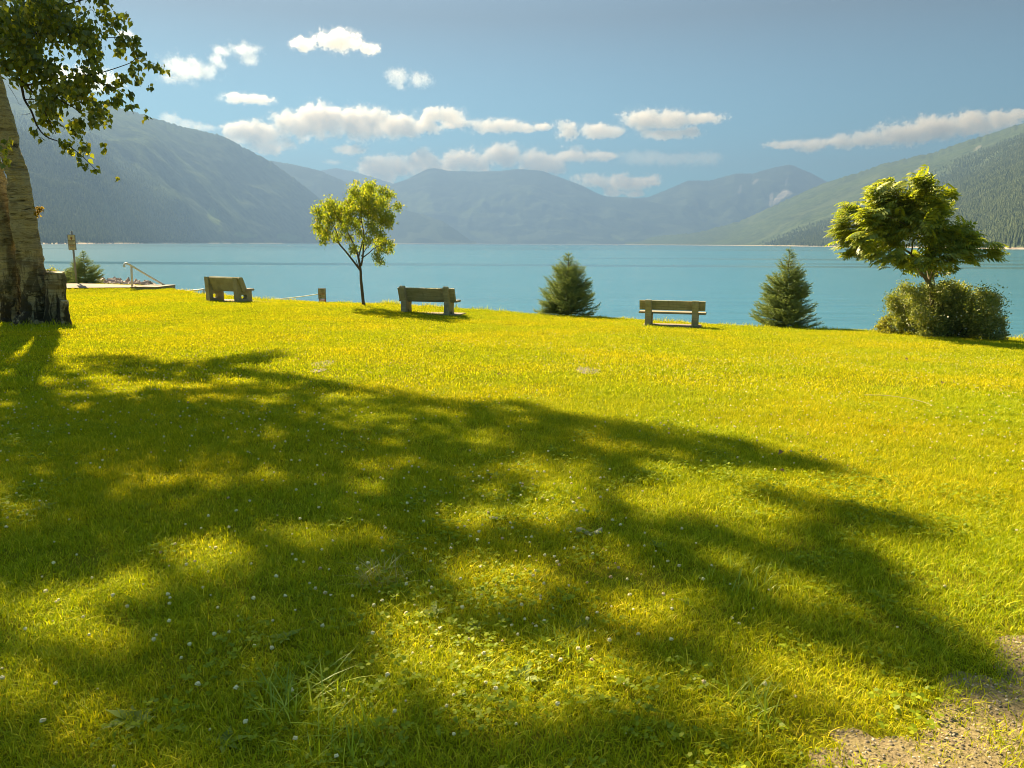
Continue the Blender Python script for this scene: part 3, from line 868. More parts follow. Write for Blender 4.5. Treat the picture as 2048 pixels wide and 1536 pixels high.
# right bench: plain plank back on two square posts
yb = 21.6; k = yb / FPX
p = base_point(1343, 652.5, yb)
b = empty('park_bench', p, math.radians(-16), 'park bench with a plank back on two square posts, right of the broad spruce', 'bench', 'park benches facing the lake')
bench_pad(b, 1.62, .74, (0, .10))
for sx_ in (-.64, .64):
    bm = bmesh.new(); add_prism(bm, [(-.26, -.05), (-.06, -.05), (-.07, .40), (-.12, .66), (-.14, .74), (-.30, .74), (-.30, .66), (-.25, .40)], sx_ - .085, sx_ + .085)
    link_mesh('rear_post', bm_mesh('rear_post', bm, .012), M_WOOD, b)
    bm = bmesh.new(); add_prism(bm, [(.12, -.05), (.30, -.05), (.30, .345), (.12, .345)], sx_ - .07, sx_ + .085)
    link_mesh('front_leg', bm_mesh('front_leg', bm, .012), M_WOOD, b)
    bm = bmesh.new(); add_box(bm, (sx_, .02, .30), (.12, .40, .09)); link_mesh('seat_bearer', bm_mesh('seat_bearer', bm, .008), M_WOOD, b)
bm = bmesh.new(); add_prism(bm, [(-.075, .455), (-.015, .452), (-.075, .725), (-.135, .72)], -.905, .905)
link_mesh('backrest', bm_mesh('backrest', bm, .012), M_WOOD, b)
for i, (y0, y1) in enumerate(((-.055, .145), (.155, .36))):
    bm = bmesh.new(); add_box(bm, (0, (y0 + y1) / 2, .375), (1.86, y1 - y0, .055)); link_mesh('seat_plank', bm_mesh('seat_plank', bm, .01), M_SEAT, b)

# middle bench: thick plank back, round-topped supports with splayed feet
yb = 23.0
p = base_point(856, 629.0, yb)
b = empty('park_bench', p, math.radians(-15), 'mossy plank park bench with round topped splayed supports, beside the slim tree', 'bench', 'park benches facing the lake')
bench_pad(b, 1.9, .8, (0.05, .18))
arc = [(-.255 + .06 * math.cos(t), .80 + .06 * math.sin(t)) for t in np.linspace(0.1, math.pi - .1, 7)]
prof = [(-.29, -.05), (-.12, -.05), (-.06, .08), (.0, .17), (.06, .08), (.12, -.05), (.29, -.05), (.255, .12), (.25, .26), (.275, .375), (-.02, .40), (-.09, .55), (-.17, .75)] + arc + [(-.27, .62), (-.20, .42), (-.215, .25), (-.235, .12)]
for sx_ in (-.70, .66):
    bm = bmesh.new(); add_prism(bm, prof, sx_ - .075, sx_ + .075)
    link_mesh('support', bm_mesh('support', bm, .008), M_WOOD, b)
bm = bmesh.new(); add_prism(bm, [(-.055, .43), (.015, .44), (-.12, .80), (-.19, .785)], -.89, .89)
link_mesh('backrest', bm_mesh('backrest', bm, .014), M_WOOD, b)
for y0, y1 in ((-.03, .16), (.17, .38)):
    bm = bmesh.new(); add_box(bm, (0, (y0 + y1) / 2, .405), (1.84, y1 - y0, .06)); link_mesh('seat_plank', bm_mesh('seat_plank', bm, .014), M_SEAT, b)

# left bench: cast side slabs with a slot through each, thick rounded back
yb = 26.0
p = base_point(457, 605.0, yb)
b = empty('park_bench', p, math.radians(-29), 'heavy cast bench with slotted side slabs, turned away at the left by the steps', 'bench', 'park benches facing the lake')
bench_pad(b, 2.5, 1.0, (.2, .3))
outer = [(-.26, -.06), (.34, -.06), (.33, .40), (.06, .43), (-.11, .84), (-.30, .86), (-.28, .45)]
hole = [(-.10, .15), (-.12, .19), (-.12, .25), (-.10, .285), (.10, .285), (.125, .25), (.125, .19), (.10, .15)]
for sx_ in (-.68, .68):
    bm = bmesh.new()
    x0, x1 = sx_ - .09, sx_ + .09
    eds = []
    for loop in (outer, hole):
        vs = [bm.verts.new((x0, y, z)) for y, z in loop]
        eds += [bm.edges.new((vs[i], vs[(i + 1) % len(vs)])) for i in range(len(vs))]
    fl = bmesh.ops.triangle_fill(bm, edges=eds, use_beauty=True)
    ex = bmesh.ops.extrude_face_region(bm, geom=[g_ for g_ in fl['geom'] if isinstance(g_, bmesh.types.BMFace)])
    bmesh.ops.translate(bm, vec=(x1 - x0, 0, 0), verts=[v_ for v_ in ex['geom'] if isinstance(v_, bmesh.types.BMVert)])
    if not any(abs(f_.normal.x) > .9 and abs(f_.calc_center_median().x - x0) < 1e-4 for f_ in bm.faces):
        pass
    link_mesh('side_slab', bm_mesh('side_slab', bm), M_OLDC, b)
bp = [(-.04, .38), (.05, .41), (.065, .48), (-.08, .84), (-.13, .868), (-.22, .868), (-.255, .83), (-.13, .46), (-.10, .39)]
bm = bmesh.new(); add_prism(bm, bp, -.62, .84)
link_mesh('backrest', bm_mesh('backrest', bm, .01), M_OLDC, b)
bm = bmesh.new(); add_box(bm, (0.05, .19, .445), (1.62, .38, .07)); link_mesh('seat', bm_mesh('seat', bm, .015), M_CONC, b)

# ------------------------------------------------------------------ leaf shapes
def leaf_tpl(l, w, tip=0.3, fold=0.25, droop=0.25):
    """ovate leaf along +y from the stalk: 6 triangles, folded on its midrib"""
    v = np.array([(0, 0, 0), (-w * .42, l * .22, fold * w * .4), (-w * .46, l * .45, fold * w * .4 - droop * l * .06), (0, l * .5, -droop * l * .05), (w * .42, l * .22, fold * w * .4), (w * .46, l * .45, fold * w * .4 - droop * l * .06), (0, l, -droop * l * .3), (-w * .2, l * (1 - tip), -droop * l * .15), (w * .2, l * (1 - tip), -droop * l * .15)])
    f = np.array([(0, 3, 2, 1), (0, 4, 5, 3), (3, 6, 7, 2), (3, 5, 8, 6)])
    return v, f
def blade_leaf(l, w):
    v = np.array([(0, 0, 0), (-w / 2, l * .4, w * .15), (0, l, -l * .12), (w / 2, l * .4, w * .15)])
    return v, np.array([(0, 3, 2, 1)])

# ------------------------------------------------------------------ birch
M_BIRCHLEAF = leaf_mat('birch_leaf', [(0, (0.064, 0.097, 0.016)), (.5, (0.105, 0.141, 0.020)), (.85, (0.177, 0.201, 0.023)), (1, (0.290, 0.274, 0.032))], .5, (1.9, 1.7, .6), .04, .45)
m = Mat('birch_bark')
P1 = m.pos((1.6, 1.6, 9.0)); P2 = m.pos((6, 6, 1.3)); P3 = m.pos((1.3, 1.3, 5))
peel = m.noise(1.0, 8, .72, P1, 1.6); fis = m.noise(1.0, 5, .65, P2, .8); bands = m.noise(1.0, 3, .6, P3, .5)
sep = m.node('ShaderNodeSeparateXYZ'); m.l.new(m.node('ShaderNodeNewGeometry').outputs['Position'], sep.inputs[0])
c = m.ramp(peel, [(.30, (.046, .037, .018)), (.42, (.25, .205, .105)), (.52, (.44, .37, .21)), (.60, (.22, .18, .09)), (.74, (.64, .56, .37))])
c = m.mix(m.val(bands, .54, .62, 0, .7), c, (.16, .115, .055))
c = m.mix(m.val(peel, .34, .40, .85, 0), c, (.025, .02, .012))
low = m.val(sep.outputs['Z'], 0.3, 1.9, 1, 0)
lf = m.node('ShaderNodeMath', operation='MULTIPLY'); m.l.new(low, lf.inputs[0]); m.l.new(m.val(fis, .42, .50), lf.inputs[1])
c = m.mix(lf.outputs[0], c, (.038, .030, .016))
moss = m.noise(1.3, 3, vec=m.pos())
mm = m.node('ShaderNodeMath', operation='MULTIPLY'); m.l.new(m.val(moss, .5, .7, 0, .7), mm.inputs[0]); m.l.new(low, mm.inputs[1])
c = m.mix(mm.outputs[0], c, (.045, .05, .012))
m.base(c)
hs = m.node('ShaderNodeMath', operation='ADD'); m.l.new(peel, hs.inputs[0]); m.l.new(fis, hs.inputs[1])
m.bump(hs.outputs[0], 1.0, .09).set(Roughness=.9)
M_BARK = m.m
m = Mat('cut_wood'); n1 = m.noise(20, 4, vec=m.pos()); m.base(m.ramp(n1, [(.3, (.30, .24, .14)), (.7, (.48, .40, .25))])); M_CUT = m.m
m = Mat('twig_bark'); m.base((.045, .032, .018)); M_TWIG = m.m

YB = 17.0
bp0 = at(72, 648, YB)
birch = empty('birch_tree', tuple(bp0), 0, 'old multi-stemmed birch with peeling bark at the left edge, a cut stem at its foot', 'tree')
def px_path(rows, y, n):
    a = np.array(rows, float)
    q = smooth_path(a, n)
    yy = y if q.shape[1] == 3 else y + q[:, 3]
    P_ = at(q[:, 0], q[:, 1], yy)
    return P_, q[:, 2] * np.broadcast_to(yy, (n,)) / FPX
def stem(name, rows, y, n=46, seg=26, wob=.10, seed=0, mat=M_BARK):
    P_, r = px_path(rows, y, n)
    V, F = tube(P_, r, seg, True, wob, seed)
    return link_mesh(name, np_mesh(name, V - bp0, F), mat, birch, True)
stem('trunk', [(83, 668, 47), (80, 650, 38), (76, 632, 30), (73, 612, 25), (70, 583, 23), (64, 538, 23), (57, 500, 23), (46, 430, 22.5), (36, 360, 19.5), (22, 305, 17.5), (5, 234, 18), (-14, 165, 17), (-42, 60, 15.5), (-80, -90, 13), (-120, -330, 9), (-135, -600, 5), (-140, -900, 2)], YB, 150, 40, .2, 1)
stem('trunk', [(25, 666, 32), (25, 650, 27), (25, 630, 23), (23, 600, 22), (17, 560, 24), (6, 500, 26), (-4, 430, 26), (-18, 360, 24), (-36, 280, 22), (-64, 180, 19), (-110, 20, 15), (-190, -200, 11), (-260, -460, 6), (-290, -720, 2.5)], YB + .12, 140, 40, .2, 2)
stem('cut_stem', [(111, 668, 24), (111, 650, 21), (111, 620, 19), (112, 590, 18), (111, 565, 19.5), (110, 548, 17.5), (110, 545, 16)], YB - .1, 40, 22, .16, 3)
stem('cut_stem', [(128, 668, 17), (128, 650, 14), (128, 630, 10), (127.5, 612, 9), (128, 602, 8)], YB - .25, 26, 16, .18, 4)
stem('root_flare', [(60, 672, 46), (60, 660, 40), (60, 645, 31), (58, 630, 20), (56, 622, 10)], YB - .18, 20, 30, .3, 6)
for cx, cy, r, y in ((110, 544.7, 16, YB - .1), (128, 601.8, 7.6, YB - .25)):
    c_ = at(cx, cy, y) - bp0; R_ = r * y / FPX
    a = np.linspace(0, 2 * math.pi, 20, endpoint=False)
    V = np.stack([c_[0] + R_ * 1.03 * np.cos(a), c_[1] + R_ * 1.03 * np.sin(a), c_[2] + .012 * np.sin(a * 3) + .006], -1)
    bm = bmesh.new(); vs = [bm.verts.new(v) for v in V]; f = bm.faces.new(vs)
    ex = bmesh.ops.extrude_face_region(bm, geom=[f]); bmesh.ops.translate(bm, vec=(0, 0, -.05), verts=[v for v in ex['geom'] if isinstance(v, bmesh.types.BMVert)])
    link_mesh('cut_face', bm_mesh('cut_face', bm), M_CUT, birch)

# limbs and the drooping spray that hangs into the picture
YS = 11.0
twig = Geo()
def limb(rows, n=24, seg=7):
    P_ = smooth_path(np.array([list(at(a, b, y)) + [r] for a, b, y, r in rows]), n)
    twig.add(*tube(P_[:, :3] - bp0, P_[:, 3], seg))
    return P_
limb([(-30, 100, 16.8, .09), (-60, 20, 15, .07), (-40, 60, 13, .045), (-10, 105, 11.6, .035), (0, 124, 11, .028), (30, 150, 11, .022), (43, 173, 11, .018), (49, 199, 11, .015), (63, 223, 10.9, .013), (75, 253, 10.9, .011), (94, 274, 10.8, .008), (131, 288, 10.8, .006), (164, 312, 10.7, .005), (197, 345, 10.7, .003)], 60)
limb([(30, 150, 11, .016), (70, 190, 11, .012), (95, 235, 11, .008), (112, 268, 11, .005)])
limb([(-40, 30, 13, .045), (0, 30, 12, .03), (47, 56, 11.2, .022), (75, 68, 11, .018), (98, 75, 11, .014), (117, 84, 11, .012), (150, 84, 11, .009), (200, 76, 11, .006), (240, 75, 11, .004)], 40)
limb([(43, 173, 11, .014), (100, 160, 11, .011), (150, 153, 11, .009), (199, 146, 11, .007), (258, 127, 11, .005), (277, 117, 11, .004), (326, 134, 11, .0025)], 30)
limb([(150, 153, 11, .007), (211, 169, 11, .005), (239, 180, 11, .004), (258, 195, 11, .003), (267, 228, 11, .002)])
limb([(49, 199, 11, .008), (110, 200, 11, .006), (160, 220, 11, .004), (215, 237, 11, .0025)])
limb([(70, 190, 11, .006), (130, 205, 11, .005), (180, 245, 11, .003), (178, 262, 11, .002)])
limb([(-10, 60, 11.4, .02), (60, 30, 11, .014), (130, 10, 11, .009), (200, -6, 11, .006), (226, 20, 11, .003)])
limb([(98, 75, 11, .009), (130, 50, 11, .006), (180, 20, 11, .004), (190, 35, 11, .002)])
for a, b_, c_, d_ in ((43, 210, 35, 205), (63, 225, 40, 228), (120, 100, 128, 112), (185, 40, 206, 54), (75, 255, 72, 272), (16, 170, 37, 205)):
    limb([(a, b_, 11, .0035), ((a + c_) / 2 + 2, (b_ + d_) / 2 + 2, 11, .0025), (c_, d_, 11, .0015)], 6, 4)
# big limbs of the crown, above the picture
for (x, y, z), (x2, y2, z2), r in (((-14.0, 17, 7.5), (-7.0, 15.5, 9.6), .14), ((-14.4, 17, 9), (-8.5, 19.5, 12.5), .13), ((-14.6, 17, 10.5), (-10.5, 13.0, 12.5), .12), ((-15, 17.1, 7), (-20, 15.5, 10.5), .14), ((-14.4, 17, 9), (-12.5, 21.5, 11), .1), ((-14.8, 17, 12), (-9.0, 16.0, 14.2), .1), ((-13.6, 17, 6), (-8.6, 13.6, 7.8), .1)):
    A, B = np.array((x, y, z)), np.array((x2, y2, z2))
    t = np.linspace(0, 1, 10)[:, None]
    q = A + (B - A) * t + np.array([0, 0, .9]) * np.sin(t * 3.0) + np.concatenate([np.zeros((1, 3)), rng.normal(size=(9, 3)) * .12])
    twig.add(*tube(q - bp0, np.linspace(r, r * .15, 10), 7))
link_mesh('branches', twig.mesh('branches'), M_TWIG, birch, True)['kind'] = 'stuff'

SPRAY = [(10, 15, 62), (70, 15, 55), (130, 22, 44), (185, 18, 26), (212, 2, 18), (226, 14, 8), (50, 70, 44), (105, 66, 38), (150, 62, 34), (20, 80, 30),
         (190, 72, 28), (218, 68, 22), (240, 62, 12), (240, 88, 14), (205, 98, 22), (165, 105, 24), (28, 128, 34), (70, 135, 34), (110, 145, 34), (150, 150, 30),
         (185, 150, 22), (205, 165, 15), (130, 175, 30), (90, 180, 34), (170, 180, 20), (225, 195, 12), (205, 190, 14), (190, 212, 17), (160, 215, 22), (120, 215, 26), (80, 215, 20),
         (215, 238, 9), (185, 245, 11), (178, 262, 5), (90, 240, 20), (115, 245, 18), (135, 238, 14), (100, 268, 9), (98, 280, 6), (125, 282, 15), (150, 290, 12), (170, 285, 8), (120, 302, 5), (150, 305, 9), (172, 312, 8),
         (175, 328, 9), (188, 338, 7), (197, 347, 5), (262, 127, 10), (245, 142, 14), (230, 148, 12), (275, 120, 10), (292, 122, 11), (305, 130, 8), (318, 134, 7), (270, 158, 7), (285, 145, 7), (250, 182, 8), (260, 195, 8), (265, 212, 8), (258, 220, 7), (276, 212, 4), (15, 45, 40), (-20, 60, 50), (-40, 130, 40), (5, 280, 9), (4, 300, 8), (-6, 320, 10), (8, 250, 6)]
LV, LF = leaf_tpl(.088, .072)
cp = clusters([(x, y, r * .9) for x, y, r in SPRAY], YS, .55, .056)
# leaves hang: blade pointing mostly down
def hang_rot(n):
    R = rand_rot(n, 1.0)
    dn = np.array([[1, 0, 0], [0, 0, 1], [0, -1, 0]], float)   # +y -> -z
    return R @ dn
R_ = hang_rot(len(cp)); sc = rng.uniform(.7, 1.15, len(cp))
order = rng.permutation(len(cp)); one, rest = order[:280], order[280:]
V, F = stamp(LV, LF, cp[rest] - bp0, R_[rest], sc[rest])
link_mesh('spray_leaves', np_mesh('spray_leaves', V, F), M_BIRCHLEAF, birch)['kind'] = 'stuff'
leaf_me = np_mesh('leaf', LV, LF); leaf_me.materials.append(M_BIRCHLEAF)
for i in one:
    o = bpy.data.objects.new('leaf', leaf_me); COL.objects.link(o); o.parent = birch
    o.matrix_local = Matrix.Translation(cp[i] - bp0) @ Matrix([list(r) for r in R_[i]]).to_4x4() @ Matrix.Scale(sc[i], 4)

# crown above the picture: leaf clumps held where their shade falls on the lawn as in the photograph
from_sun = np.array([math.sin(SUN_AZ), -math.cos(SUN_AZ)]) / math.tan(SUN_EL)       # shadow offset per metre of height
SHADE = [(-300, 745), (-60, 742), (0, 722), (60, 712), (150, 716), (250, 712), (330, 728), (420, 722), (560, 704), (585, 714), (500, 738), (560, 752), (640, 762), (790, 782), (880, 802), (1000, 806), (1100, 816),
         (1120, 836), (1250, 848), (1400, 872), (1500, 888), (1700, 935), (1762, 968), (1700, 978), (1560, 948), (1420, 950), (1330, 935), (1290, 950), (1380, 985), (1500, 985), (1620, 1000), (1800, 1040), (1890, 1062), (1850, 1090), (1760, 1110), (1830, 1170), (1960, 1250), (2060, 1320), (2100, 1420), (2060, 1450), (1900, 1385), (1800, 1375), (1700, 1300), (1600, 1295), (1560, 1330), (1600, 1400), (1700, 1450), (1700, 1500), (1600, 1540), (1500, 1640), (700, 1640), (300, 1640), (-300, 1640)]
HOLES = [(420, 1120, 95, 45, .9), (300, 1180, 90, 40, .75), (120, 1250, 110, 60, .85), (40, 1400, 110, 60, .8), (150, 1470, 120, 60, .6), (980, 1048, 75, 26, .9), (1120, 1020, 70, 50, .8), (1000, 998, 40, 16, .85), (725, 1066, 42, 18, .8), (640, 1070, 40, 14, .5),
         (1060, 945, 40, 14, .6), (1150, 960, 60, 20, .5), (1400, 1010, 150, 38, .9), (1540, 1040, 90, 28, .7), (1050, 1190, 90, 60, .8), (1180, 1150, 60, 34, .5), (1330, 1230, 110, 45, .7), (1240, 1130, 40, 24, .5), (1500, 1130, 70, 26, .6), (820, 1260, 90, 34, .75), (900, 1330, 130, 50, .85), (1150, 1390, 170, 70, .85), (1060, 1450, 130, 60, .5), (1400, 1430, 120, 60, .5), (1640, 1190, 100, 34, .75), (1750, 1240, 70, 30, .6), (1520, 1280, 60, 26, .5),
         (215, 765, 50, 12, .9), (250, 782, 40, 9, .9), (330, 775, 40, 9, .8), (390, 778, 36, 8, .75), (480, 765, 46, 9, .8), (440, 805, 50, 8, .5), (100, 768, 40, 8, .6), (125, 715, 16, 20, .8), (150, 740, 16, 10, .7), (100, 815, 30, 7, .5), (160, 835, 30, 7, .4), (700, 800, 60, 10, .55), (760, 838, 70, 10, .5), (900, 838, 50, 8, .5), (860, 866, 60, 8, .45), (1180, 880, 60, 8, .3), (1550, 1090, 60, 16, .5), (300, 890, 60, 12, .3), (100, 1010, 60, 14, .35)]
def in_poly(x, y, poly):
    p = np.array(poly, float); q = np.roll(p, -1, 0)
    c = np.zeros(len(x), bool)
    for (x1, y1), (x2, y2) in zip(p, q):
        s = ((y1 > y) != (y2 > y)) & (x < (x2 - x1) * (y - y1) / (y2 - y1 + 1e-9) + x1)
        c ^= s
    return c
N_ = 120000
gx, gy = rng.uniform(-9.5, 4.2, N_), rng.uniform(1.2, 14.5, N_)
gz = ground(gx, gy)
qx, qy, _ = project(np.stack([gx, gy, gz], -1))
keep = in_poly(qx + rng.normal(size=N_) * 4, qy + rng.normal(size=N_) * 2, SHADE)
rag = np.array([mnoise.fractal(Vector((a * 2.2, b * 2.2, 9.0)), 1, 2, 3) for a, b in zip(gx, gy)])
for hx, hy, rx, ry, st in HOLES:
    e = (1 + .9 * rag) * ((qx - hx) / (rx * 1.0)) ** 2 + ((qy - hy) / (ry * 1.0)) ** 2 + .35 * rag
    keep &= ~((e < 1.25) & (rng.uniform(0, 1, N_) < np.clip((1.25 - e) * 4.0, 0, 1) * min(1, st * 1.35 + .1)))
blot = np.array([mnoise.fractal(Vector((a * .9, b * .9, 4.0)), 1, 2, 3) for a, b in zip(gx, gy)])
keep &= rng.uniform(0, 1, N_) < np.clip((.48 - .22 * blot) * (1 + .5 * (gy < 5)), .3, .95)
fine_ = np.array([mnoise.noise(Vector((a * 2.6, b * 2.6, 2.0))) for a, b in zip(gx, gy)])
keep &= ~((fine_ > .22) & (rng.uniform(0, 1, N_) < .8))
gx, gy, gz = gx[keep], gy[keep], gz[keep]
pos = np.full((len(gx), 3), np.nan); done = np.zeros(len(gx), bool)
for tr in range(24):
    h = rng.uniform(5.5, 16.5, len(gx))
    c_ = np.stack([gx - from_sun[0] * h, gy - from_sun[1] * h, gz + h], -1)
    e = ((c_[:, 0] + 12.5) / 8.5) ** 2 + ((c_[:, 1] - 17) / 7.5) ** 2 + ((c_[:, 2] - 11.0) / 6.2) ** 2
    a, b_, w_ = project(c_)
    ok = (e < 1) & ((b_ < -45) | (a < -60) | (w_ < 0)) & ~done
    pos[ok] = c_[ok]; done |= ok
pos = pos[done]
# loose leaves filling the rest of the crown's left side, outside the picture
nl = 900
q = rng.normal(size=(nl, 3)); q /= np.linalg.norm(q, axis=1)[:, None]
q = q * rng.uniform(.5, 1, nl)[:, None] * np.array([6, 6, 5]) + np.array([-17, 18, 11])
gq = q[:, :2] + from_sun * (q[:, 2:] + .1)
a, b_, _ = project(q); a2, b2_, _ = project(np.column_stack([gq, ground(gq[:, 0], gq[:, 1])]))
q = q[((b_ < -45) | (a < -80)) & ((a2 < -40) | (a2 > 2100))]
pos = np.vstack([pos, q])
per = 3
cl = np.repeat(pos, per, 0) + rng.normal(size=(len(pos) * per, 3)) * .045
CV, CF = leaf_tpl(.105, .088)
CV = CV[[0, 2, 6, 5]]; CF = np.array([(0, 3, 2, 1)])
V, F = stamp(CV, CF, cl - bp0, hang_rot(len(cl)), rng.uniform(.8, 1.2, len(cl)))
link_mesh('crown', np_mesh('crown', V, F), M_BIRCHLEAF, birch)['kind'] = 'stuff'
print('crown clumps', len(pos))
# sprouting yellow twig on the trunk
cp = clusters([(74, 420, 6), (79, 417, 5), (72, 428, 5)], YB - .2, .05, .5)
M_YEL = leaf_mat('yellowing_leaf', [(0, (.16, .13, .012)), (1, (.28, .21, .02))], .5, (1.4, 1.1, .5))
V, F = stamp(*leaf_tpl(.05, .04), cp - bp0, rand_rot(len(cp)), 1.0)
link_mesh('trunk_sprout', np_mesh('trunk_sprout', V, F), M_YEL, birch)['kind'] = 'stuff'

# ------------------------------------------------------------------ slim tree by the middle bench
def px_tree(name, base, y, label, limbs, mat_bark, cat='tree'):
    b0 = at(base[0], base[1], y)
    t = empty(name, tuple(b0), 0, label, cat)
    first = True
    g = Geo()
    for rows in limbs:
        a = np.array(rows, float)
        if a.shape[1] == 3: a = np.column_stack([a, np.zeros(len(a))])
        q = smooth_path(a, max(8, len(a) * 5))
        P_ = at(q[:, 0], q[:, 1], y + q[:, 3]) - b0
        V, F = tube(P_, q[:, 2] * y / FPX, 9 if first else 6, True, .08, len(rows))
        if first: link_mesh('trunk', np_mesh('trunk', V, F), mat_bark, t, True)
        else: g.add(V, F)
        first = False
    return t, b0, g
m = Mat('slim_bark'); n1 = m.noise(1, 4, vec=m.pos((12, 12, 40))); m.base(m.ramp(n1, [(.3, (.05, .036, .022)), (.7, (.13, .10, .06))])).bump(n1, .5, .01); M_SLIM = m.m
def c4(x, y): return (600 + x / 4.656, 330 + y / 4.656)
YT = 24.5
L_ = [[(727.5, 616, 5.5), (727, 610, 4.2), (726, 600, 3.1), (724, 580, 3.0), (722, 560, 2.7), (721, 540, 2.5), (717.5, 518, 2.2), (716, 512, 1.8)]]
def zl(pts): return [(*c4(x, y), r, d) for x, y, r, d in pts]
L_ += [zl([(565, 985, 2.2, 0), (500, 900, 1.8, .1), (430, 810, 1.6, .2), (360, 725, 1.4, .3), (345, 640, 1.0, .35), (310, 560, .7, .3), (260, 470, .5, .2)]),
       zl([(360, 725, 1.1, .3), (300, 690, .8, .3), (230, 640, .5, .35), (160, 610, .4, .3)]),
       zl([(545, 880, 2.0, 0), (535, 830, 1.7, 0), (500, 740, 1.4, -.1), (455, 650, 1.1, -.15), (400, 560, .8, -.2), (340, 470, .5, -.3), (300, 380, .4, -.3)]),
       zl([(570, 940, 2.0, 0), (585, 850, 1.7, 0), (592, 740, 1.5, 0), (595, 640, 1.2, .1), (575, 540, 1.0, .1), (560, 420, .8, .1), (540, 310, .5, .1), (500, 190, .4, .1), (500, 130, .3, .1)]),
       zl([(545, 860, 1.6, 0), (570, 760, 1.3, .1), (610, 640, 1.0, .2), (680, 520, .8, .25), (720, 420, .5, .3), (770, 300, .4, .3)]),
       zl([(575, 870, 1.2, 0), (640, 820, 1.0, -.2), (700, 770, .8, -.3), (780, 745, .5, -.3), (840, 730, .4, -.3)]),
       zl([(570, 850, 1.0, 0), (630, 760, .8, .3), (700, 690, .6, .4), (760, 620, .4, .4)]),
       zl([(560, 830, .9, 0), (520, 800, .7, .2), (470, 790, .5, .25)]),
       zl([(610, 640, .8, .2), (700, 590, .6, 0), (800, 520, .5, -.1), (870, 480, .4, -.1)]),
       zl([(680, 520, .7, .25), (780, 420, .5, .1), (900, 370, .35, .1)]),
       zl([(560, 420, .7, .1), (640, 320, .5, -.2), (690, 220, .35, -.2), (680, 150, .3, -.2)]),
       zl([(700, 770, .6, -.3), (730, 840, .5, -.3), (770, 905, .3, -.3)]),
       zl([(550, 960, .9, 0), (530, 910, .7, -.1), (520, 880, .5, -.1)]), zl([(575, 540, .7, .1), (480, 420, .5, .2), (430, 330, .4, .2)]), zl([(580, 200, .3, .1), (578, 150, .25, .1)])]
tree1, tb0, g = px_tree('slim_tree', (727, 613), YT, 'slim young tree with a loose yellow-green crown between the two left benches', L_, M_SLIM)
link_mesh('branches', g.mesh('branches'), M_SLIM, tree1, True)
CR = [(170, 420, 50), (240, 390, 70), (310, 370, 60), (300, 450, 70), (380, 400, 60), (420, 340, 55), (470, 280, 50), (520, 240, 60), (560, 310, 70), (620, 240, 65), (690, 220, 55), (740, 215, 40), (780, 260, 50), (830, 255, 22), (650, 330, 80), (730, 330, 70), (800, 350, 50), (870, 370, 38), (905, 365, 18), (560, 400, 70), (640, 440, 75), (720, 440, 70), (790, 460, 60), (850, 490, 38), (820, 540, 45), (740, 530, 50), (470, 430, 60), (420, 500, 60), (340, 520, 55), (250, 520, 55), (190, 500, 35), (160, 460, 30), (190, 580, 48), (150, 620, 36), (240, 620, 55), (300, 650, 45), (200, 680, 40), (260, 710, 30), (330, 690, 30), (440, 590, 45), (490, 560, 40), (530, 630, 40), (430, 670, 35), (500, 520, 40), (660, 560, 45), (720, 610, 50), (760, 640, 40), (650, 690, 45), (720, 700, 50), (780, 720, 48), (830, 740, 36), (855, 720, 16), (760, 780, 45), (820, 790, 30), (720, 830, 28), (740, 870, 34), (780, 900, 22), (720, 905, 18), (480, 790, 34), (540, 770, 36), (560, 750, 20), (500, 140, 16), (580, 165, 10), (680, 150, 8), (560, 200, 20), (620, 190, 24)]
cp = clusters([(*c4(x, y), r / 4.656) for x, y, r in CR], YT, .75, .85)
cp = cp + rng.normal(size=cp.shape) * .045
M_TLEAF = leaf_mat('slim_tree_leaf', [(0, (0.122, 0.180, 0.014)), (.5, (0.231, 0.275, 0.016)), (.85, (0.340, 0.358, 0.024)), (1, (0.437, 0.330, 0.054))], .55, (1.45, 1.42, .5), .05, .45)
V, F = stamp(*leaf_tpl(.068, .038), cp - tb0, hang_rot(len(cp)), rng.uniform(.7, 1.25, len(cp)))
link_mesh('crown', np_mesh('crown', V, F), M_TLEAF, tree1)['kind'] = 'stuff'

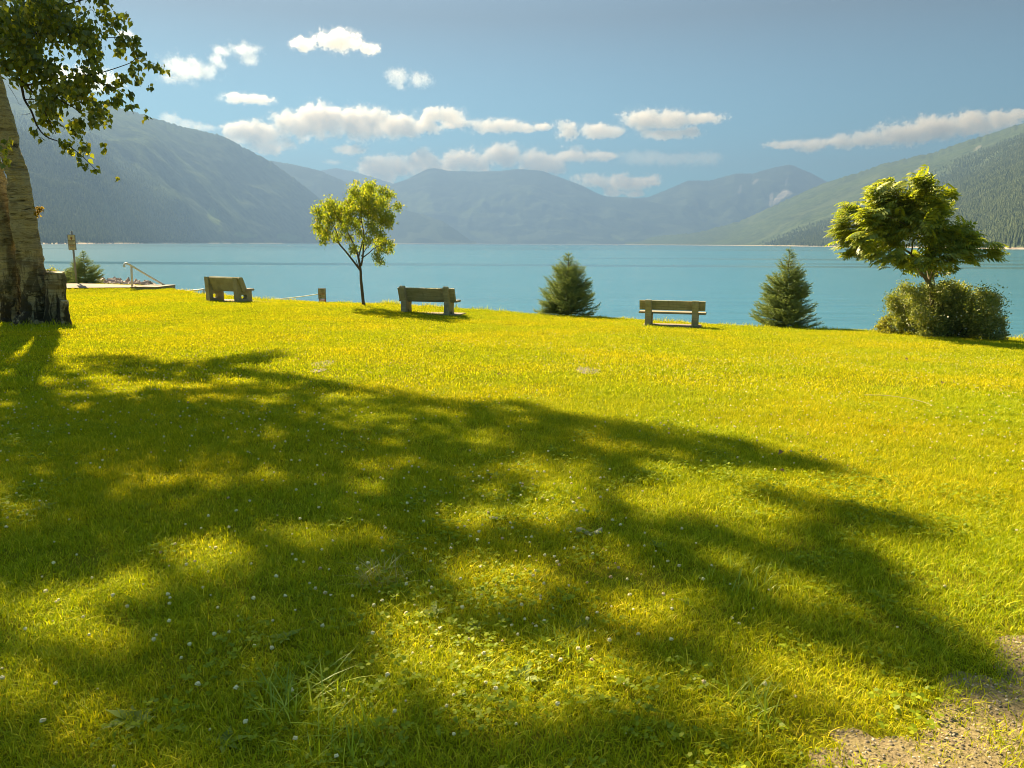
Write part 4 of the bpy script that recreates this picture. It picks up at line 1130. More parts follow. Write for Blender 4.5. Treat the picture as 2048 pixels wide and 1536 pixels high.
# ------------------------------------------------------------------ sumac and the bush round its foot
def c7(x, y): return (1650 + x / 4.15, 330 + y / 4.15)
def zs(pts): return [(*c7(x, y), r, d) for x, y, r, d in pts]
YU = 20.5
m = Mat('sumac_bark'); n1 = m.noise(1, 4, vec=m.pos((10, 10, 30))); m.base(m.ramp(n1, [(.3, (.085, .065, .035)), (.7, (.21, .165, .09))])).bump(n1, .5, .01); M_SUM = m.m
L_ = [zs([(895, 1420, 5.2, 0), (890, 1300, 4.6, 0), (890, 1150, 4.4, 0), (882, 1050, 4.2, 0), (868, 985, 3.8, 0)]),
      zs([(868, 985, 3.8, 0), (830, 935, 3.4, 0), (785, 880, 3.0, .1), (750, 800, 2.8, .2), (715, 740, 2.4, .2), (640, 690, 1.9, .2), (540, 620, 1.4, .3), (420, 560, .9, .3), (300, 500, .6, .2)]),
      zs([(868, 985, 2.4, 0), (880, 920, 1.9, -.1), (905, 860, 1.4, -.2), (960, 780, 1.1, -.3), (1040, 700, .8, -.3), (1150, 640, .5, -.3)]),
      zs([(865, 960, 1.7, 0), (850, 890, 1.4, .2), (838, 850, 1.1, .3), (860, 740, .9, .4), (900, 620, .7, .4), (930, 480, .5, .3)]),
      zs([(905, 1040, 1.3, .05), (908, 980, 1.2, .05), (906, 920, 1.0, .05), (980, 880, .9, -.1), (1080, 830, .7, -.2), (1150, 790, .6, -.2), (1260, 720, .5, -.2), (1350, 700, .4, -.2)]),
      zs([(715, 740, 1.8, .2), (730, 640, 1.4, 0), (720, 520, 1.1, -.2), (650, 380, .8, -.2), (600, 250, .6, -.1), (560, 160, .4, -.1)]),
      zs([(750, 800, 1.5, .2), (690, 760, 1.1, -.1), (600, 720, .9, -.3), (450, 730, .6, -.4), (320, 750, .4, -.4)]),
      zs([(730, 640, 1.1, 0), (800, 520, .9, .3), (880, 440, .7, .3), (960, 390, .5, .3), (1060, 340, .4, .3)]),
      zs([(720, 520, .9, -.2), (560, 440, .7, -.4), (400, 380, .5, -.4), (250, 400, .4, -.4)]),
      zs([(960, 780, .9, -.3), (930, 650, .7, -.4), (980, 540, .5, -.4)]), zs([(540, 620, .9, .3), (380, 640, .6, .1), (200, 620, .4, .1)]), zs([(905, 860, 1.0, -.2), (950, 900, .7, -.4), (1020, 900, .5, -.5), (1070, 905, .3, -.5)])]
sumac, sb0, g = px_tree('sumac_tree', c7(892, 1420), YU, 'spreading flat crowned tree with feathery leaves rising out of the round bush', L_, M_SUM)
link_mesh('branches', g.mesh('branches'), M_SUM, sumac, True)
# a compound leaf: arching stalk with paired leaflets
def compound_tpl():
    G = Geo(); n = 5; Lr = .44
    sp = np.array([(0, t * Lr, .07 * math.sin(t * 2.2) - .10 * t * t) for t in np.linspace(0, 1, 5)])
    tv, tf = tube(sp, np.linspace(.005, .002, 5), 3, False); G.add(tv, tf)
    lv, lf = blade_leaf(.16, .060)
    for k in range(n + 1):
        t = .18 + .8 * k / n
        q = np.array((0, t * Lr, .07 * math.sin(t * 2.2) - .10 * t * t)); s = (.7 + .5 * math.sin(t * 3.0))
        for sd in (-1, 1):
            a = sd * (1.25 - .45 * t) if k < n else sd * .25
            ca, sa = math.cos(a), math.sin(a)
            R = np.array([[ca, sa, 0], [-sa, ca, 0], [0, 0, 1.0]])
            v = lv.copy(); v[:, 2] -= np.abs(v[:, 1]) * .35
            G.add((v * s) @ R.T + q, lf)
    return np.concatenate(G.v), np.concatenate(G.f)
UV, UF = compound_tpl()
CR = [(530, 140, 60), (600, 130, 50), (640, 170, 70), (480, 190, 70), (400, 230, 70), (350, 270, 50), (560, 220, 90), (700, 190, 70), (780, 220, 60), (850, 240, 60), (930, 255, 55), (980, 240, 30), (640, 290, 90), (500, 310, 100), (380, 340, 90), (260, 350, 70), (210, 400, 60), (760, 310, 90), (880, 320, 80), (980, 330, 70), (1060, 330, 50), (1110, 360, 40), (1060, 390, 40), (150, 450, 60), (240, 460, 90), (350, 440, 100), (470, 430, 110), (600, 410, 110), (730, 420, 110), (850, 410, 90), (960, 430, 60), (1040, 490, 50), (1090, 500, 40), (120, 520, 55), (200, 560, 90), (320, 550, 100), (450, 540, 110), (580, 530, 110), (700, 530, 100), (820, 520, 90), (930, 520, 60), (1000, 540, 60), (1100, 550, 60), (1170, 570, 55), (110, 600, 50), (190, 650, 70), (290, 650, 80), (400, 640, 80), (520, 640, 80), (830, 600, 70), (940, 600, 75), (1050, 620, 90), (1160, 620, 80), (1250, 610, 60), (1330, 620, 55), (240, 720, 60), (330, 720, 60), (280, 780, 50), (340, 800, 40), (430, 740, 45), (520, 730, 45), (560, 790, 50), (640, 820, 50), (700, 800, 40), (590, 840, 35), (830, 700, 60), (930, 690, 60), (1030, 700, 80), (1130, 700, 80), (1230, 690, 70), (1320, 700, 60), (1370, 740, 40), (1310, 790, 35), (1230, 760, 45), (800, 780, 55), (880, 790, 60), (960, 780, 60), (900, 850, 55), (960, 880, 45), (1030, 850, 40), (820, 840, 40), (1040, 880, 25)]
dirs = clusters([(*c7(x, y), r / 4.15) for x, y, r in CR], YU, .9, .027)
cen = at(*c7(760, 560), YU)
dirs[:, 0] = cen[0] + (dirs[:, 0] - cen[0]) * .93
out = dirs - cen; out[:, 2] *= .4; out += rng.normal(size=out.shape) * .6
out[:, 2] = np.clip(out[:, 2], -.6, .6); out /= np.linalg.norm(out, axis=1)[:, None]
def look_rot(d, roll=.5):
    n = len(d); y = d; up = np.tile(np.array([0, 0, 1.0]), (n, 1)) + rng.normal(size=(n, 3)) * roll * .5
    x = np.cross(y, up); x /= np.linalg.norm(x, axis=1)[:, None] + 1e-9
    z = np.cross(x, y)
    return np.stack([x, y, z], -1)
R_ = look_rot(out); sc = rng.uniform(.65, 1.1, len(dirs))
st = dirs - out * (.40 * sc)[:, None]
M_SLEAF = leaf_mat('sumac_leaf', [(0, (0.128, 0.194, 0.018)), (.5, (0.232, 0.293, 0.024)), (.9, (0.360, 0.394, 0.033)), (1, (0.510, 0.504, 0.120))], .5, (1.6, 1.4, .5), .05, .5)
near_ = np.argsort(st[:, 1]); one, rest = near_[:260], near_[260:]
V, F = stamp(UV, UF, st[rest] - sb0, R_[rest], sc[rest])
link_mesh('foliage', np_mesh('foliage', V, F), M_SLEAF, sumac)['kind'] = 'stuff'
cme = np_mesh('compound_leaf', UV, UF); cme.materials.append(M_SLEAF)
for i in one:
    o = bpy.data.objects.new('compound_leaf', cme); COL.objects.link(o); o.parent = sumac
    o.matrix_local = Matrix.Translation(st[i] - sb0) @ Matrix([list(r) for r in R_[i]]).to_4x4() @ Matrix.Scale(float(sc[i]), 4)

def bush(name, base, y, circ, leaf, mat, dens, depth, label, stems=14, cat='bush', sh=.45, stem_mat=None):
    b0 = at(base[0], base[1], y)
    t = empty(name, tuple(b0), 0, label, cat)
    cp = clusters(circ, y, depth, dens, rng, sh)
    V, F = stamp(*leaf, cp - b0, rand_rot(len(cp)), rng.uniform(.6, 1.3, len(cp)))
    link_mesh('foliage', np_mesh('foliage', V, F), mat, t)['kind'] = 'stuff'
    g = Geo()
    for k in range(stems):
        e = cp[rng.integers(len(cp))] - b0
        s = np.array([e[0] * .25, e[1] * .25, -.1])
        q = s + (e - s) * np.linspace(0, 1, 5)[:, None]; q[1:-1] += rng.normal(size=(3, 3)) * .04
        g.add(*tube(q, np.linspace(.02, .004, 5), 5))
    link_mesh('stems', g.mesh('stems'), stem_mat or M_TWIG, t, True)
    return t, b0, cp
M_BUSH = leaf_mat('bush_leaf', [(0, (0.103, 0.143, 0.023)), (.5, (0.195, 0.233, 0.037)), (.9, (0.320, 0.332, 0.057)), (1, (0.504, 0.451, 0.114))], .35, (1.5, 1.4, .5), .05, .5)
CB = [(640, 1130, 60), (700, 1080, 70), (790, 1060, 70), (820, 1020, 40), (760, 1160, 90), (660, 1220, 70), (620, 1190, 40), (700, 1300, 90), (800, 1280, 100), (620, 1310, 50), (680, 1390, 50), (780, 1390, 50), (880, 1180, 90), (880, 1330, 90), (960, 1040, 60), (1040, 1030, 70), (980, 1120, 90), (1100, 1090, 90), (1180, 1050, 60), (1240, 1080, 70), (1310, 1100, 50), (1290, 1160, 80), (1180, 1180, 100), (1060, 1200, 100), (980, 1250, 100), (1340, 1230, 70), (1380, 1290, 55), (1270, 1280, 100), (1150, 1310, 100), (1040, 1340, 90), (1360, 1350, 70), (1420, 1340, 28), (1250, 1380, 60), (1400, 1410, 40), (1340, 1430, 30), (940, 1400, 50), (1100, 1410, 40)]
CB = CB + [(1000, 1180, 150), (1180, 1200, 150), (1000, 1330, 160), (1180, 1330, 150), (800, 1250, 140), (1290, 1180, 80), (1240, 1060, 60), (1360, 1380, 50), (1120, 1040, 60), (880, 1060, 60)]
CB = [(900 + (x - 900) * .93, y, r * .95) for x, y, r in CB]
bsh, bb0, _ = bush('round_bush', c7(1010, 1425), YU + .2, [(*c7(x, y), r / 4.15) for x, y, r in CB], leaf_tpl(.055, .03), M_BUSH, 1.5, .8, 'large round dark green bush around the foot of the spreading tree', 26)
cp = clusters([(*c7(x, y), 16) for x, y in ((1320, 1210), (1035, 1215), (810, 1240), (760, 1160), (1240, 1100), (1280, 1330), (860, 1300), (1090, 1380), (1160, 1240), (700, 1350))], YU - .55, .1, .006)
FV, FF = stamp(np.array([(-1, -1, 0), (1, -1, 0), (1, 1, .3), (-1, 1, .3)]) * .016, np.array([(0, 1, 2, 3)]), cp - bb0, rand_rot(len(cp)), rng.uniform(.7, 1.3, len(cp)))
m = Mat('pale_petal'); m.base((.72, .66, .50)); M_PETAL = m.m
link_mesh('blossoms', np_mesh('blossoms', FV, FF), M_PETAL, bsh)['kind'] = 'stuff'
M_YBUSH = leaf_mat('golden_leaf', [(0, (0.169, 0.179, 0.016)), (.6, (0.286, 0.293, 0.026)), (1, (0.442, 0.455, 0.078))], .5, (1.3, 1.15, .5), .04, .5)
bush('golden_bush', c7(520, 1400), YU + .9, [(*c7(x, y), r / 4.15) for x, y, r in ((470, 1350, 40), (520, 1300, 42), (560, 1340, 50), (590, 1380, 30), (500, 1385, 30), (545, 1270, 22), (450, 1380, 22), (600, 1310, 30))], leaf_tpl(.05, .03), M_YBUSH, 1.6, .3, 'low golden yellow bush at the left side of the round bush', 8)
bush('golden_bush', (113, 572), 38.5, [(100, 556, 12), (112, 548, 11), (124, 555, 11), (132, 560, 8), (106, 562, 10), (136, 552, 6), (95, 552, 8)], leaf_tpl(.06, .035), M_YBUSH, 2.2, .5, 'yellow bushes showing between the birch stump and the tall notice board', 8)

# ------------------------------------------------------------------ spruces
M_NEEDLE = leaf_mat('spruce_needles', [(0, (0.134, 0.192, 0.070)), (.5, (0.235, 0.298, 0.090)), (1, (0.404, 0.440, 0.139))], .2, (1.3, 1.3, .6), .05, .5)
def shoot_tpl(n=12):
    """a twig of needles pointing along +y"""
    V, F = [], []
    for i in range(n):
        t = .02 + .96 * i / n
        a = i * 2.4
        r = .030 * (1 - .45 * t)
        c = np.array((0, t * .15, 0)); d = np.array((math.cos(a) * r, .030, math.sin(a) * r)); s = np.array((-math.sin(a), 0, math.cos(a))) * .0042
        k = len(V)
        V += [c - s, c + s, c + d]
        F.append((k, k + 1, k + 2))
    k = len(V)
    V += [np.array((-.006, 0, 0)), np.array((.006, 0, 0)), np.array((0, .16, 0))]; F.append((k, k + 1, k + 2))
    k = len(V)
    V += [np.array((0, 0, -.006)), np.array((0, 0, .006)), np.array((0, .16, 0))]; F.append((k, k + 1, k + 2))
    return np.array(V), np.array(F)
SV, SF = shoot_tpl()
def spruce(base, y, hpx, wpx, label, seed, group, lean=0.0, whorls=25, fine=1.0):
    r = np.random.default_rng(seed)
    b0 = at(base[0], base[1], y)
    H = hpx * y / FPX; W = wpx * y / FPX / 2
    t = empty('spruce_tree', tuple(b0), 0, label, 'tree', group)
    link_mesh('trunk', np_mesh('trunk', *tube([(0, 0, -.3), (0, 0, H * .5), (lean, 0, H * .97)], [H * .022, H * .014, .006], 8)), M_SLIM, t, True)
    P_, D_, S_ = [], [], []; g = Geo()
    for w in range(whorls):
        f = (w / (whorls - 1)) ** .92
        z = H * (.03 + .91 * f) + r.uniform(-.03, .03)
        nb = int(r.integers(9, 13)) if f < .8 else int(r.integers(4, 6))
        for k in range(nb):
            a = r.uniform(0, 6.283)
            cl = mnoise.noise(Vector((math.cos(a) * 1.6 + seed * 5.1, math.sin(a) * 1.6, z * 3.2)))
            if cl < -.42 and f > .12: continue
            Lb = W * (1 - f) ** .98 * r.uniform(.85, 1.08) * (1.02 + .38 * cl) + .05
            rise = r.uniform(-.05, .55) + .7 * f
            n = max(3, int(Lb / .055))
            q0 = np.array((lean * f, 0, z))
            dirn = np.array((math.cos(a), math.sin(a), 0))
            pts = [q0 + dirn * Lb * u + np.array((0, 0, Lb * (rise * u * u - .12 * u))) for u in np.linspace(0, 1, n + 1)]
            if Lb > .15: g.add(*tube(pts, np.linspace(.009, .003, n + 1), 4, False))
            for i in range(1, n + 1):
                u = i / n
                if u < .18: continue
                for side in ((-1, 1, 0) if i < n else (0, -1, 1)):
                    if r.uniform() < .08: continue
                    sd = np.array((-dirn[1], dirn[0], 0)) * side
                    d = dirn * r.uniform(.6, 1) + sd * r.uniform(.6, 1.1) + np.array((0, 0, r.uniform(-.05, .65)))
                    ln = (.75 + .45 * r.uniform()) * (1.15 - .35 * u)
                    P_.append(pts[i] + r.normal(size=3) * .012); D_.append(d / np.linalg.norm(d)); S_.append(ln * min(1.15, .55 + Lb))
                    if side and Lb > .35 and r.uniform() < .8 * fine:
                        e = pts[i] + d / np.linalg.norm(d) * .11
                        for s2 in (-1, 1):
                            dd = d / np.linalg.norm(d) + dirn * .3 * s2 + np.array((0, 0, r.uniform(-.1, .5)))
                            P_.append(e); D_.append(dd / np.linalg.norm(dd)); S_.append(ln * .8)
    for u in np.linspace(.90, 1.0, 7):
        for k in range(3):
            a = r.uniform(0, 6.28); d = np.array((math.cos(a) * .45, math.sin(a) * .45, .9)); d[:2] *= (1.02 - u) * 9; P_.append((lean * u, 0, H * u - .10)); D_.append(d / np.linalg.norm(d)); S_.append(.62)
    P_, D_ = np.array(P_), np.array(D_)
    V, F = stamp(SV, SF, P_, look_rot(D_), np.array(S_) * 1.25)
    link_mesh('needles', np_mesh('needles', V, F), M_NEEDLE, t)['kind'] = 'stuff'
    link_mesh('boughs', g.mesh('boughs'), M_SLIM, t, True)
    return len(P_)
ns = 0
ns += spruce((1135, 639), 25.6, 133, 118, 'broad young spruce right of the middle bench, in front of the water', 3, 'young spruces at the edge of the lawn')
ns += spruce((1567, 661), 24.6, 166, 110, 'tall young spruce with a forked tip between the right bench and the spreading tree', 7, 'young spruces at the edge of the lawn', .03, 29)
ns += spruce((172, 570), 37.5, 68, 56, 'small dark spruce behind the pole of the tall notice board', 12, 'young spruces at the edge of the lawn', 0, 15)
ns += spruce((143, 570), 37.9, 34, 42, 'low spreading spruce seedling left of the notice board pole', 15, 'young spruces at the edge of the lawn', 0, 9)
print('spruce shoots', ns)

# ------------------------------------------------------------------ grass, clover, weeds
def lawn_emitter(name, x0, x1, y0, y1, step, wfun, lift=0.0):
    xx = np.arange(x0, x1 + step, step); yy = np.arange(y0, y1 + step, step)
    X, Y = np.meshgrid(xx, yy, indexing='ij')
    Z = ground(X, Y) + 0.018 * np.sin(X * 1.3 + Y * 0.7) * np.sin(Y * 0.9 - X * 0.4) + lift
    pt = np.stack([X, Y, Z], -1).reshape(-1, 3)
    me = np_mesh(name, pt, grid_faces(len(xx), len(yy)))
    qx, qy, qd = project(pt)
    vis = (qx > -140) & (qx < 2190) & (qd > .5) & (qy < 1720)
    attr(me, 'dens', vis * wfun(pt, qx, qy))
    return me
def fade_patch(qx, qy, lst):
    w = np.zeros(len(qx))
    for cx, cy, rx, ry in lst:
        e = ((qx - cx) / rx) ** 2 + ((qy - cy) / ry) ** 2
        w = np.maximum(w, np.clip((1.45 - e) * 1.0, 0, 1))
    return w
GRAVEL = [(1900, 1530, 330, 115), (2060, 1430, 240, 90), (1700, 1560, 170, 60), (2080, 1560, 200, 130), (2085, 1320, 110, 60)]
BARE = [(655, 727, 22, 5), (1176, 743, 22, 4.5), (637, 742, 14, 3)]
noise2 = lambda p, s, o=0.0: np.array([mnoise.fractal(Vector((a * s + o, b * s, 1.7)), 1, 2, 3) for a, b in p[:, :2]])
def in_path(p):
    return in_poly(p[:, 0], p[:, 1], PATH)
def w_grass(p, qx, qy):
    w = np.ones(len(p)) * (.9 + .35 * noise2(p, .8))
    g = fade_patch(qx, qy + 55 * noise2(p, 3.0, 5), GRAVEL)
    w *= np.clip(1 - 1.1 * g, .24, 1) * (1 - fade_patch(qx, qy, BARE))
    w *= ~in_path(p)
    w *= (p[:, 1] < edge_y(p[:, 0]) + 1.6)
    return np.clip(w, 0, 1.4)
def tuft(name, n, rad, hmin, hmax, wid, lean, mat, seed, seg=3):
    r = np.random.default_rng(seed)
    V, F = [], []
    for i in range(n):
        a, q = r.uniform(0, 6.283), rad * math.sqrt(r.uniform())
        x, y = q * math.cos(a), q * math.sin(a)
        h = r.uniform(hmin, hmax); b = r.uniform(0, 6.283); l = h * r.uniform(.15, lean)
        wv = np.array((-math.sin(b), math.cos(b), 0)) * wid * r.uniform(.7, 1.3) / 2
        d = np.array((math.cos(b), math.sin(b), 0)) * l
        k = len(V)
        for s in range(seg):
            t = s / seg
            c = np.array((x, y, h * (t - .25 * t * t * (l / h)))) + d * t * t
            V += [c - wv * (1 - .55 * t), c + wv * (1 - .55 * t)]
        V.append(np.array((x, y, h * (1 - .25 * (l / h)))) + d)
        for s in range(seg - 1):
            F += [(k + 2 * s, k + 2 * s + 1, k + 2 * s + 3), (k + 2 * s, k + 2 * s + 3, k + 2 * s + 2)]
        e = k + 2 * (seg - 1)
        F.append((e, e + 1, e + 2))
    return source(name, np_mesh(name, np.array(V), np.array(F)), mat)
G_ST = [(0, (0.180, 0.253, 0.004)), (.45, (0.317, 0.377, 0.004)), (.8, (0.455, 0.473, 0.007)), (1, (0.719, 0.652, 0.045))]
M_GRASS = leaf_mat('grass_blade', G_ST, .36, (1.35, 1.25, .4), .008, .45, None, (.45, (1.28, 1.08, .9)))
M_LONG = leaf_mat('long_grass_blade', [(0, (0.209, 0.289, 0.012)), (.6, (0.350, 0.424, 0.021)), (1, (0.652, 0.646, 0.060))], .45, (1.4, 1.35, .5), .025, .4)
T_NEAR = [tuft('grass_tuft', 200, .17, .015, .044, .0033, 1.6, M_GRASS, s) for s in (1, 2, 3, 4)]
T_FAR = [tuft('far_grass_tuft', 110, .30, .02, .045, .009, 1.3, M_GRASS, s, 2) for s in (5, 6, 7)]
def near_w(p, qx, qy): return w_grass(p, qx, qy) * np.clip((9.5 - p[:, 1]) / 2.0, 0, 1)
def far_w(p, qx, qy): return w_grass(p, qx, qy) * np.clip((p[:, 1] - 7.0) / 2.0, 0, 1)
scatter('short_grass', lawn_emitter('short_grass', -9, 9, 1, 10, .12, near_w), T_NEAR, 125, 2, .7, 1.3, .15, 'short mown grass of the near lawn')
scatter('short_grass', lawn_emitter('short_grass', -30, 22, 7, 42, .3, far_w), T_FAR, 34, 3, .7, 1.2, .12, 'short mown grass of the far lawn')

T_EDGE = [tuft('edge_grass_tuft', 60, .30, .06, .20, .012, 1.0, M_GRASS, s_, 3) for s_ in (11, 12, 13)]
def edge_w(p, qx, qy):
    d = p[:, 1] - edge_y(p[:, 0])
    return np.clip(1.2 - np.abs(d - .1) / .8, 0, 1) * np.clip(noise2(p, 1.1, 7) * 2.5 + .35, 0, 1) * ~in_path(p) * (np.abs(p[:, 0] + 17) > 2.2)
scatter('rough_grass', lawn_emitter('rough_grass', -30, 22, 15, 42, .25, edge_w), T_EDGE, 9, 17, .6, 1.2, .2, 'rough unmown grass along the brink of the lawn')

# clover leaves and broad weeds
def clover_src(name, mat, seed, n=16):
    r = np.random.default_rng(seed); G = Geo()
    for i in range(n):
        a, q = r.uniform(0, 6.283), .10 * math.sqrt(r.uniform()); h = r.uniform(.02, .055)
        c = np.array((q * math.cos(a), q * math.sin(a), h)); b = r.uniform(0, 6.28)
        tl = r.normal(size=2) * .25
        for k in range(3):
            t = b + k * 2.094; s = r.uniform(.007, .0105)
            u = np.array((math.cos(t), math.sin(t), tl[0])); v = np.array((-math.sin(t), math.cos(t), tl[1]))
            G.add(np.array([c, c + u * s * .8 - v * s * .75, c + u * s * 1.7 - v * s * .45, c + u * s * 1.55, c + u * s * 1.7 + v * s * .45, c + u * s * .8 + v * s * .75]), np.array([(0, 1, 2, 3), (0, 3, 4, 5)]))
    return source(name, np_mesh(name, np.concatenate(G.v), np.concatenate(G.f)), mat)
M_CLOV = leaf_mat('clover_leaf', [(0, (0.154, 0.216, 0.007)), (.6, (0.244, 0.310, 0.010)), (1, (0.360, 0.397, 0.014))], .45, (1.5, 1.4, .4), .012, .5)
CLV = [clover_src('clover_leaves', M_CLOV, s) for s in (1, 2)]
def w_clover(p, qx, qy):
    return np.clip(noise2(p, .45, 3) * 1.6 + .45, 0, 1) * (1 - fade_patch(qx, qy, GRAVEL)) * np.clip((9 - p[:, 1]) / 4, 0, 1)
scatter('clover', lawn_emitter('clover', -7, 7, 1, 9.5, .2, w_clover), CLV, 30, 6, .8, 1.3, .15, 'clover growing through the lawn')
def weed_src(name, mat, seed):
    r = np.random.default_rng(seed); G = Geo()
    for k in range(8):
        a = k * .785 + r.uniform(-.3, .3); L0 = r.uniform(.06, .12)
        v, f = leaf_tpl(L0, L0 * .42, .3, .3, .8); v = v.copy(); v[:, 2] += v[:, 1] * r.uniform(.25, .6) + .01
        ca, sa = math.cos(a), math.sin(a)
        G.add(v @ np.array([[ca, sa, 0], [-sa, ca, 0], [0, 0, 1.0]]), f)
    return source(name, np_mesh(name, np.concatenate(G.v), np.concatenate(G.f)), mat)
M_WEED = leaf_mat('weed_leaf', [(0, (0.134, 0.198, 0.018)), (1, (0.278, 0.332, 0.032))], .4, (1.4, 1.35, .5), .02, .5)
WD = [weed_src('broad_weed', M_WEED, s) for s in (1, 2, 3)]
def w_weed(p, qx, qy):
    return np.clip(noise2(p, .7, 9) * 2.0 + .25 + .5 * (qy > 1250), 0, 1) * (1 - .8 * fade_patch(qx, qy, GRAVEL)) * (p[:, 1] < 6)
scatter('broad_leaf_weeds', lawn_emitter('broad_leaf_weeds', -5, 5, 1, 6.5, .2, w_weed), WD, 2.5, 8, .5, 1.0, .2, 'dandelion and plantain rosettes in the near lawn')
# white clover heads
def head_src(name, mat, seed):
    r = np.random.default_rng(seed); bm = bmesh.new()
    bmesh.ops.create_icosphere(bm, subdivisions=2, radius=.0085)
    for v in bm.verts:
        v.co *= r.uniform(.6, 1.3); v.co.z = v.co.z * .85 + .058
    return source(name, bm_mesh(name, bm), mat)
m = Mat('clover_head'); n1 = m.node('ShaderNodeObjectInfo').outputs['Random']; m.base(m.ramp(n1, [(0, (.75, .66, .32)), (.8, (.68, .57, .27)), (1, (.50, .32, .15))])); M_HEAD = m.m
HD = [head_src('clover_head', M_HEAD, s) for s in (1, 2, 3)]
def w_head(p, qx, qy):
    w = np.clip(noise2(p, .55, 21) * 2.2 + .30, 0.03, 1)
    w *= np.where(qy > 1350, .5, 1) * np.where((qx > 900) & (qx < 1500) & (qy > 950), 1.7, 1)
    return w * (1 - fade_patch(qx, qy, GRAVEL)) * np.clip((20 - p[:, 1]) / 8, 0, 1)
scatter('white_clover_flowers', lawn_emitter('white_clover_flowers', -14, 10, 1, 20, .3, w_head), HD, 36, 12, .5, 1.1, .4, 'white clover flower heads dotted over the lawn')

# long tufts the mower missed
def long_tuft(px, py, n, h, rad, label, seed, mat=M_LONG, wid=.006):
    p = on_ground(px, py)
    s = tuft('long_grass_tuft', n, rad, h * .5, h, wid, 1.5, mat, seed, 4)
    COL.objects.link(s); s.location = p
    tag(s, label, 'grass tuft', 'long grass tufts in the near lawn')
M_PALEG = leaf_mat('pale_grass_blade', [(0, (.26, .25, .035)), (1, (.46, .42, .08))], .35, (1.2, 1.15, .7), .06, .45)
long_tuft(610, 1420, 90, .17, .16, 'widest long grass tuft, bottom left of the middle', 31)
long_tuft(690, 1500, 70, .15, .14, 'long arching grass tuft at the bottom edge, nearest the camera', 32)
long_tuft(1500, 1430, 70, .16, .09, 'upright yellow-green grass tuft beside the gravel', 33)
long_tuft(760, 1165, 90, .13, .13, 'pale greyish grass tuft in the middle of the shade', 34, M_PALEG, .005)
long_tuft(1500, 1165, 110, .10, .24, 'low swept grass tuft right of the middle', 35)
long_tuft(1120, 1310, 70, .12, .12, 'small long grass tuft in the sunny patch at the bottom middle', 36)
for (px, py, n, h, s) in ((55, 655, 40, .22, 41), (105, 662, 50, .25, 42), (80, 660, 50, .2, 43), (140, 655, 30, .18, 44), (8, 652, 30, .2, 45)):
    p = at(px, py, YB - .9); p[2] = ground(p[0], p[1])
    t_ = tuft('root_grass', n, .22, h * .4, h, .012, 1.0, M_GRASS, s, 3); COL.objects.link(t_); t_.location = p
    tag(t_, 'taller grass left standing round the foot of the old birch', 'grass tuft', 'grass around the birch foot')

# gravel
m = Mat('gravel_bed'); n1 = m.noise(60, 5, vec=m.pos()); n2 = m.noise(5, 4, vec=m.pos())
m.base(m.mix(m.val(n2, .4, .7, 0, .5), m.ramp(n1, [(.3, (.13, .09, .035)), (.7, (.28, .21, .10))]), (.20, .17, .03))).bump(n1, .7, .02); 
xx = np.arange(.9, 4.4, .04); yy = np.arange(1.2, 4.6, .04)
X, Y = np.meshgrid(xx, yy, indexing='ij'); Z = ground(X, Y) + 0.018 * np.sin(X * 1.3 + Y * 0.7) * np.sin(Y * 0.9 - X * 0.4)
pt = np.stack([X, Y, Z], -1).reshape(-1, 3); qx, qy, _ = project(pt)
gw = fade_patch(qx, qy + 55 * noise2(pt, 3.0, 5), GRAVEL)
pt[:, 2] += -.022 + .030 * gw + .012 * noise2(pt, 9, 4)
tag(link_mesh('gravel_verge', np_mesh('gravel_verge', pt, grid_faces(len(xx), len(yy))), m.m, smooth=True), 'gravel verge showing through the thin grass at the bottom right corner', None, None, 'structure')
m = Mat('gravel_stone'); n1 = m.node('ShaderNodeObjectInfo').outputs['Random']
m.base(m.ramp(n1, [(0, (.09, .07, .04)), (.4, (.20, .16, .10)), (.8, (.34, .28, .18)), (1, (.50, .42, .30))])); M_STONE = m.m
def stone_src(seed, r):
    o = source('gravel_stone', rock_mesh('gravel_stone', seed, r), M_STONE); return o
ST = [stone_src(20 + s, .009) for s in range(4)]
me = np_mesh('gravel_stones', pt, grid_faces(len(xx), len(yy))); attr(me, 'dens', np.clip(gw * (1 + .8 * noise2(pt, 3, 2)), 0, 1.3))
scatter('gravel_stones', me, ST, 1700, 15, .35, 1.25, 1.0, 'loose gravel stones at the bottom right')

# bare earth spots and litter on the lawn
def spot(px, py, wx, wy, label, seed):
    p = on_ground(px, py); r = np.random.default_rng(seed)
    a = np.linspace(0, 6.283, 22, endpoint=False)
    rr = 1 + .35 * np.array([mnoise.noise(Vector((math.cos(t) * 1.5, math.sin(t) * 1.5, seed))) for t in a])
    V = [(p[0], p[1], ground(p[0], p[1]) + .02)] + [(p[0] + wx * math.cos(t) * q, p[1] + wy * math.sin(t) * q, ground(p[0] + wx * math.cos(t) * q, p[1] + wy * math.sin(t) * q) + .012) for t, q in zip(a, rr)]
    F = [(0, i, i % 22 + 1) for i in range(1, 23)]
    tag(link_mesh('bare_earth', np_mesh('bare_earth', np.array(V), np.array(F)), M_EARTH), label, None, None, 'structure')
spot(655, 727, .19, .45, 'worn brown earth scar in the lawn left of the middle', 1)
spot(1176, 743, .17, .35, 'small worn earth patch in the lawn right of the middle', 2)
spot(637, 742, .1, .2, 'tiny worn spot beside the brown scar', 3)
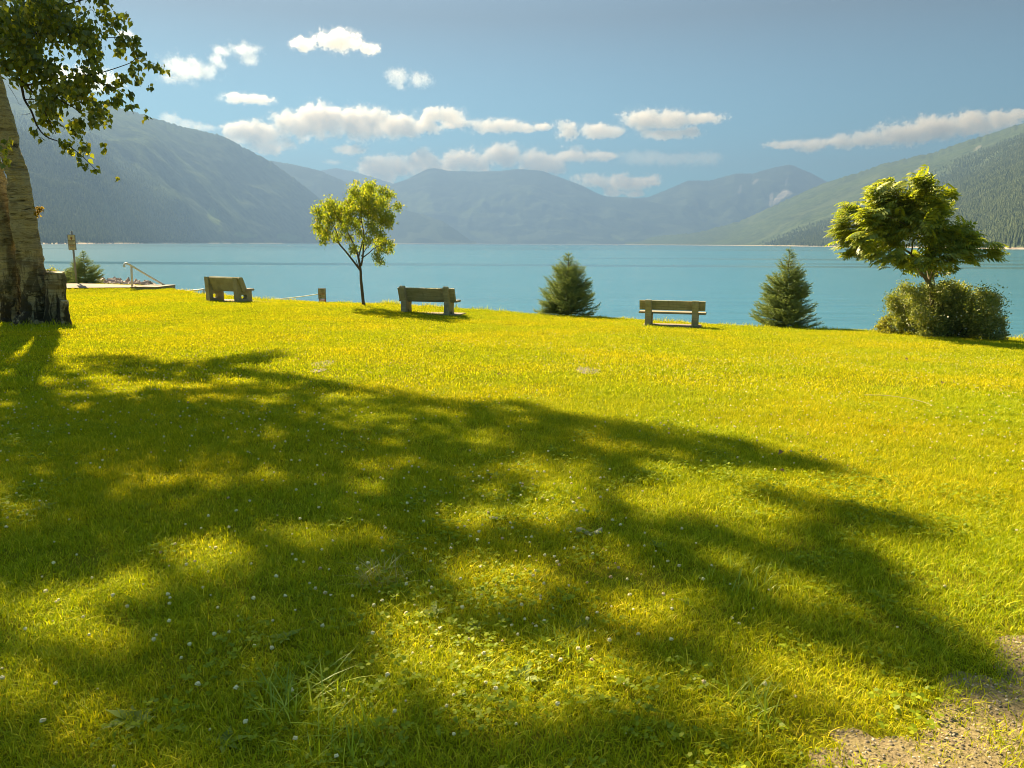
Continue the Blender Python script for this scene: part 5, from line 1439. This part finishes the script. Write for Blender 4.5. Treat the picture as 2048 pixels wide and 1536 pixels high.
# a torn scrap of white paper
p = on_ground(1178, 1076)
V, F = [], []
n = 14
for i in range(n):
    t = i / (n - 1)
    x = (t - .5) * .15; z = .040 + .014 * math.sin(t * 7.0 + .6); w = .004 + .008 * abs(math.sin(t * 5 + .4))
    V += [(x, -w, z - .012), (x, w, z + .008)]
    if i: F.append((2 * i - 2, 2 * i, 2 * i + 1, 2 * i - 1))
m = Mat('white_paper'); m.base((.34, .31, .14)); me = np_mesh('paper_scrap', np.array(V), np.array(F))
sc_ = link_mesh('paper_scrap', me, m.m, None, True); sc_.location = p
sd = sc_.modifiers.new('thickness', 'SOLIDIFY'); sd.thickness = .002
tag(sc_, 'crumpled pale scrap of paper lying in the shaded grass', 'litter')
# fallen leaves and twigs
M_DEAD = leaf_mat('fallen_leaf', [(0, (.10, .055, .02)), (1, (.28, .20, .10))], .2, (1, 1, 1), .0)
DL = np_mesh('fallen_leaf', *leaf_tpl(.075, .055, .3, .7, 1.2)); DL.materials.append(M_DEAD)
for px, py, lb in ((1000, 756, 'dark curled leaf on the bright lawn below the slim tree'), (1810, 722, 'brown leaf on the lawn below the round bush'), (1886, 772, 'pale curled leaf on the far right lawn'), (413, 692, 'brown leaf on the bright lawn right of the birch shade'), (1565, 915, 'small brown leaf at the tip of the long shadow'), (1558, 953, 'dark leaf below the long shadow')):
    q = on_ground(px, py); o = bpy.data.objects.new('fallen_leaf', DL); COL.objects.link(o)
    o.location = (q[0], q[1], q[2] + .05); o.rotation_euler = (rng.uniform(-.25, .25), rng.uniform(-.25, .25), rng.uniform(0, 6)); s = .7 + .02 * q[1]; o.scale = (s, s, s)
    tag(o, lb, 'leaf', 'fallen leaves on the lawn')
q = on_ground(1800, 812)
V, F = tube(smooth_path([(-.25, .3, .06), (-.05, .2, .075), (.15, .0, .07), (.22, -.25, .06)], 12), np.linspace(.0035, .002, 12), 6)
m = Mat('dry_stalk'); m.base((.45, .38, .2))
tw = link_mesh('dry_stalk', np_mesh('dry_stalk', V, F), m.m); tw.location = q; tag(tw, 'dry pale stalk lying on the sunny right lawn', 'twig')
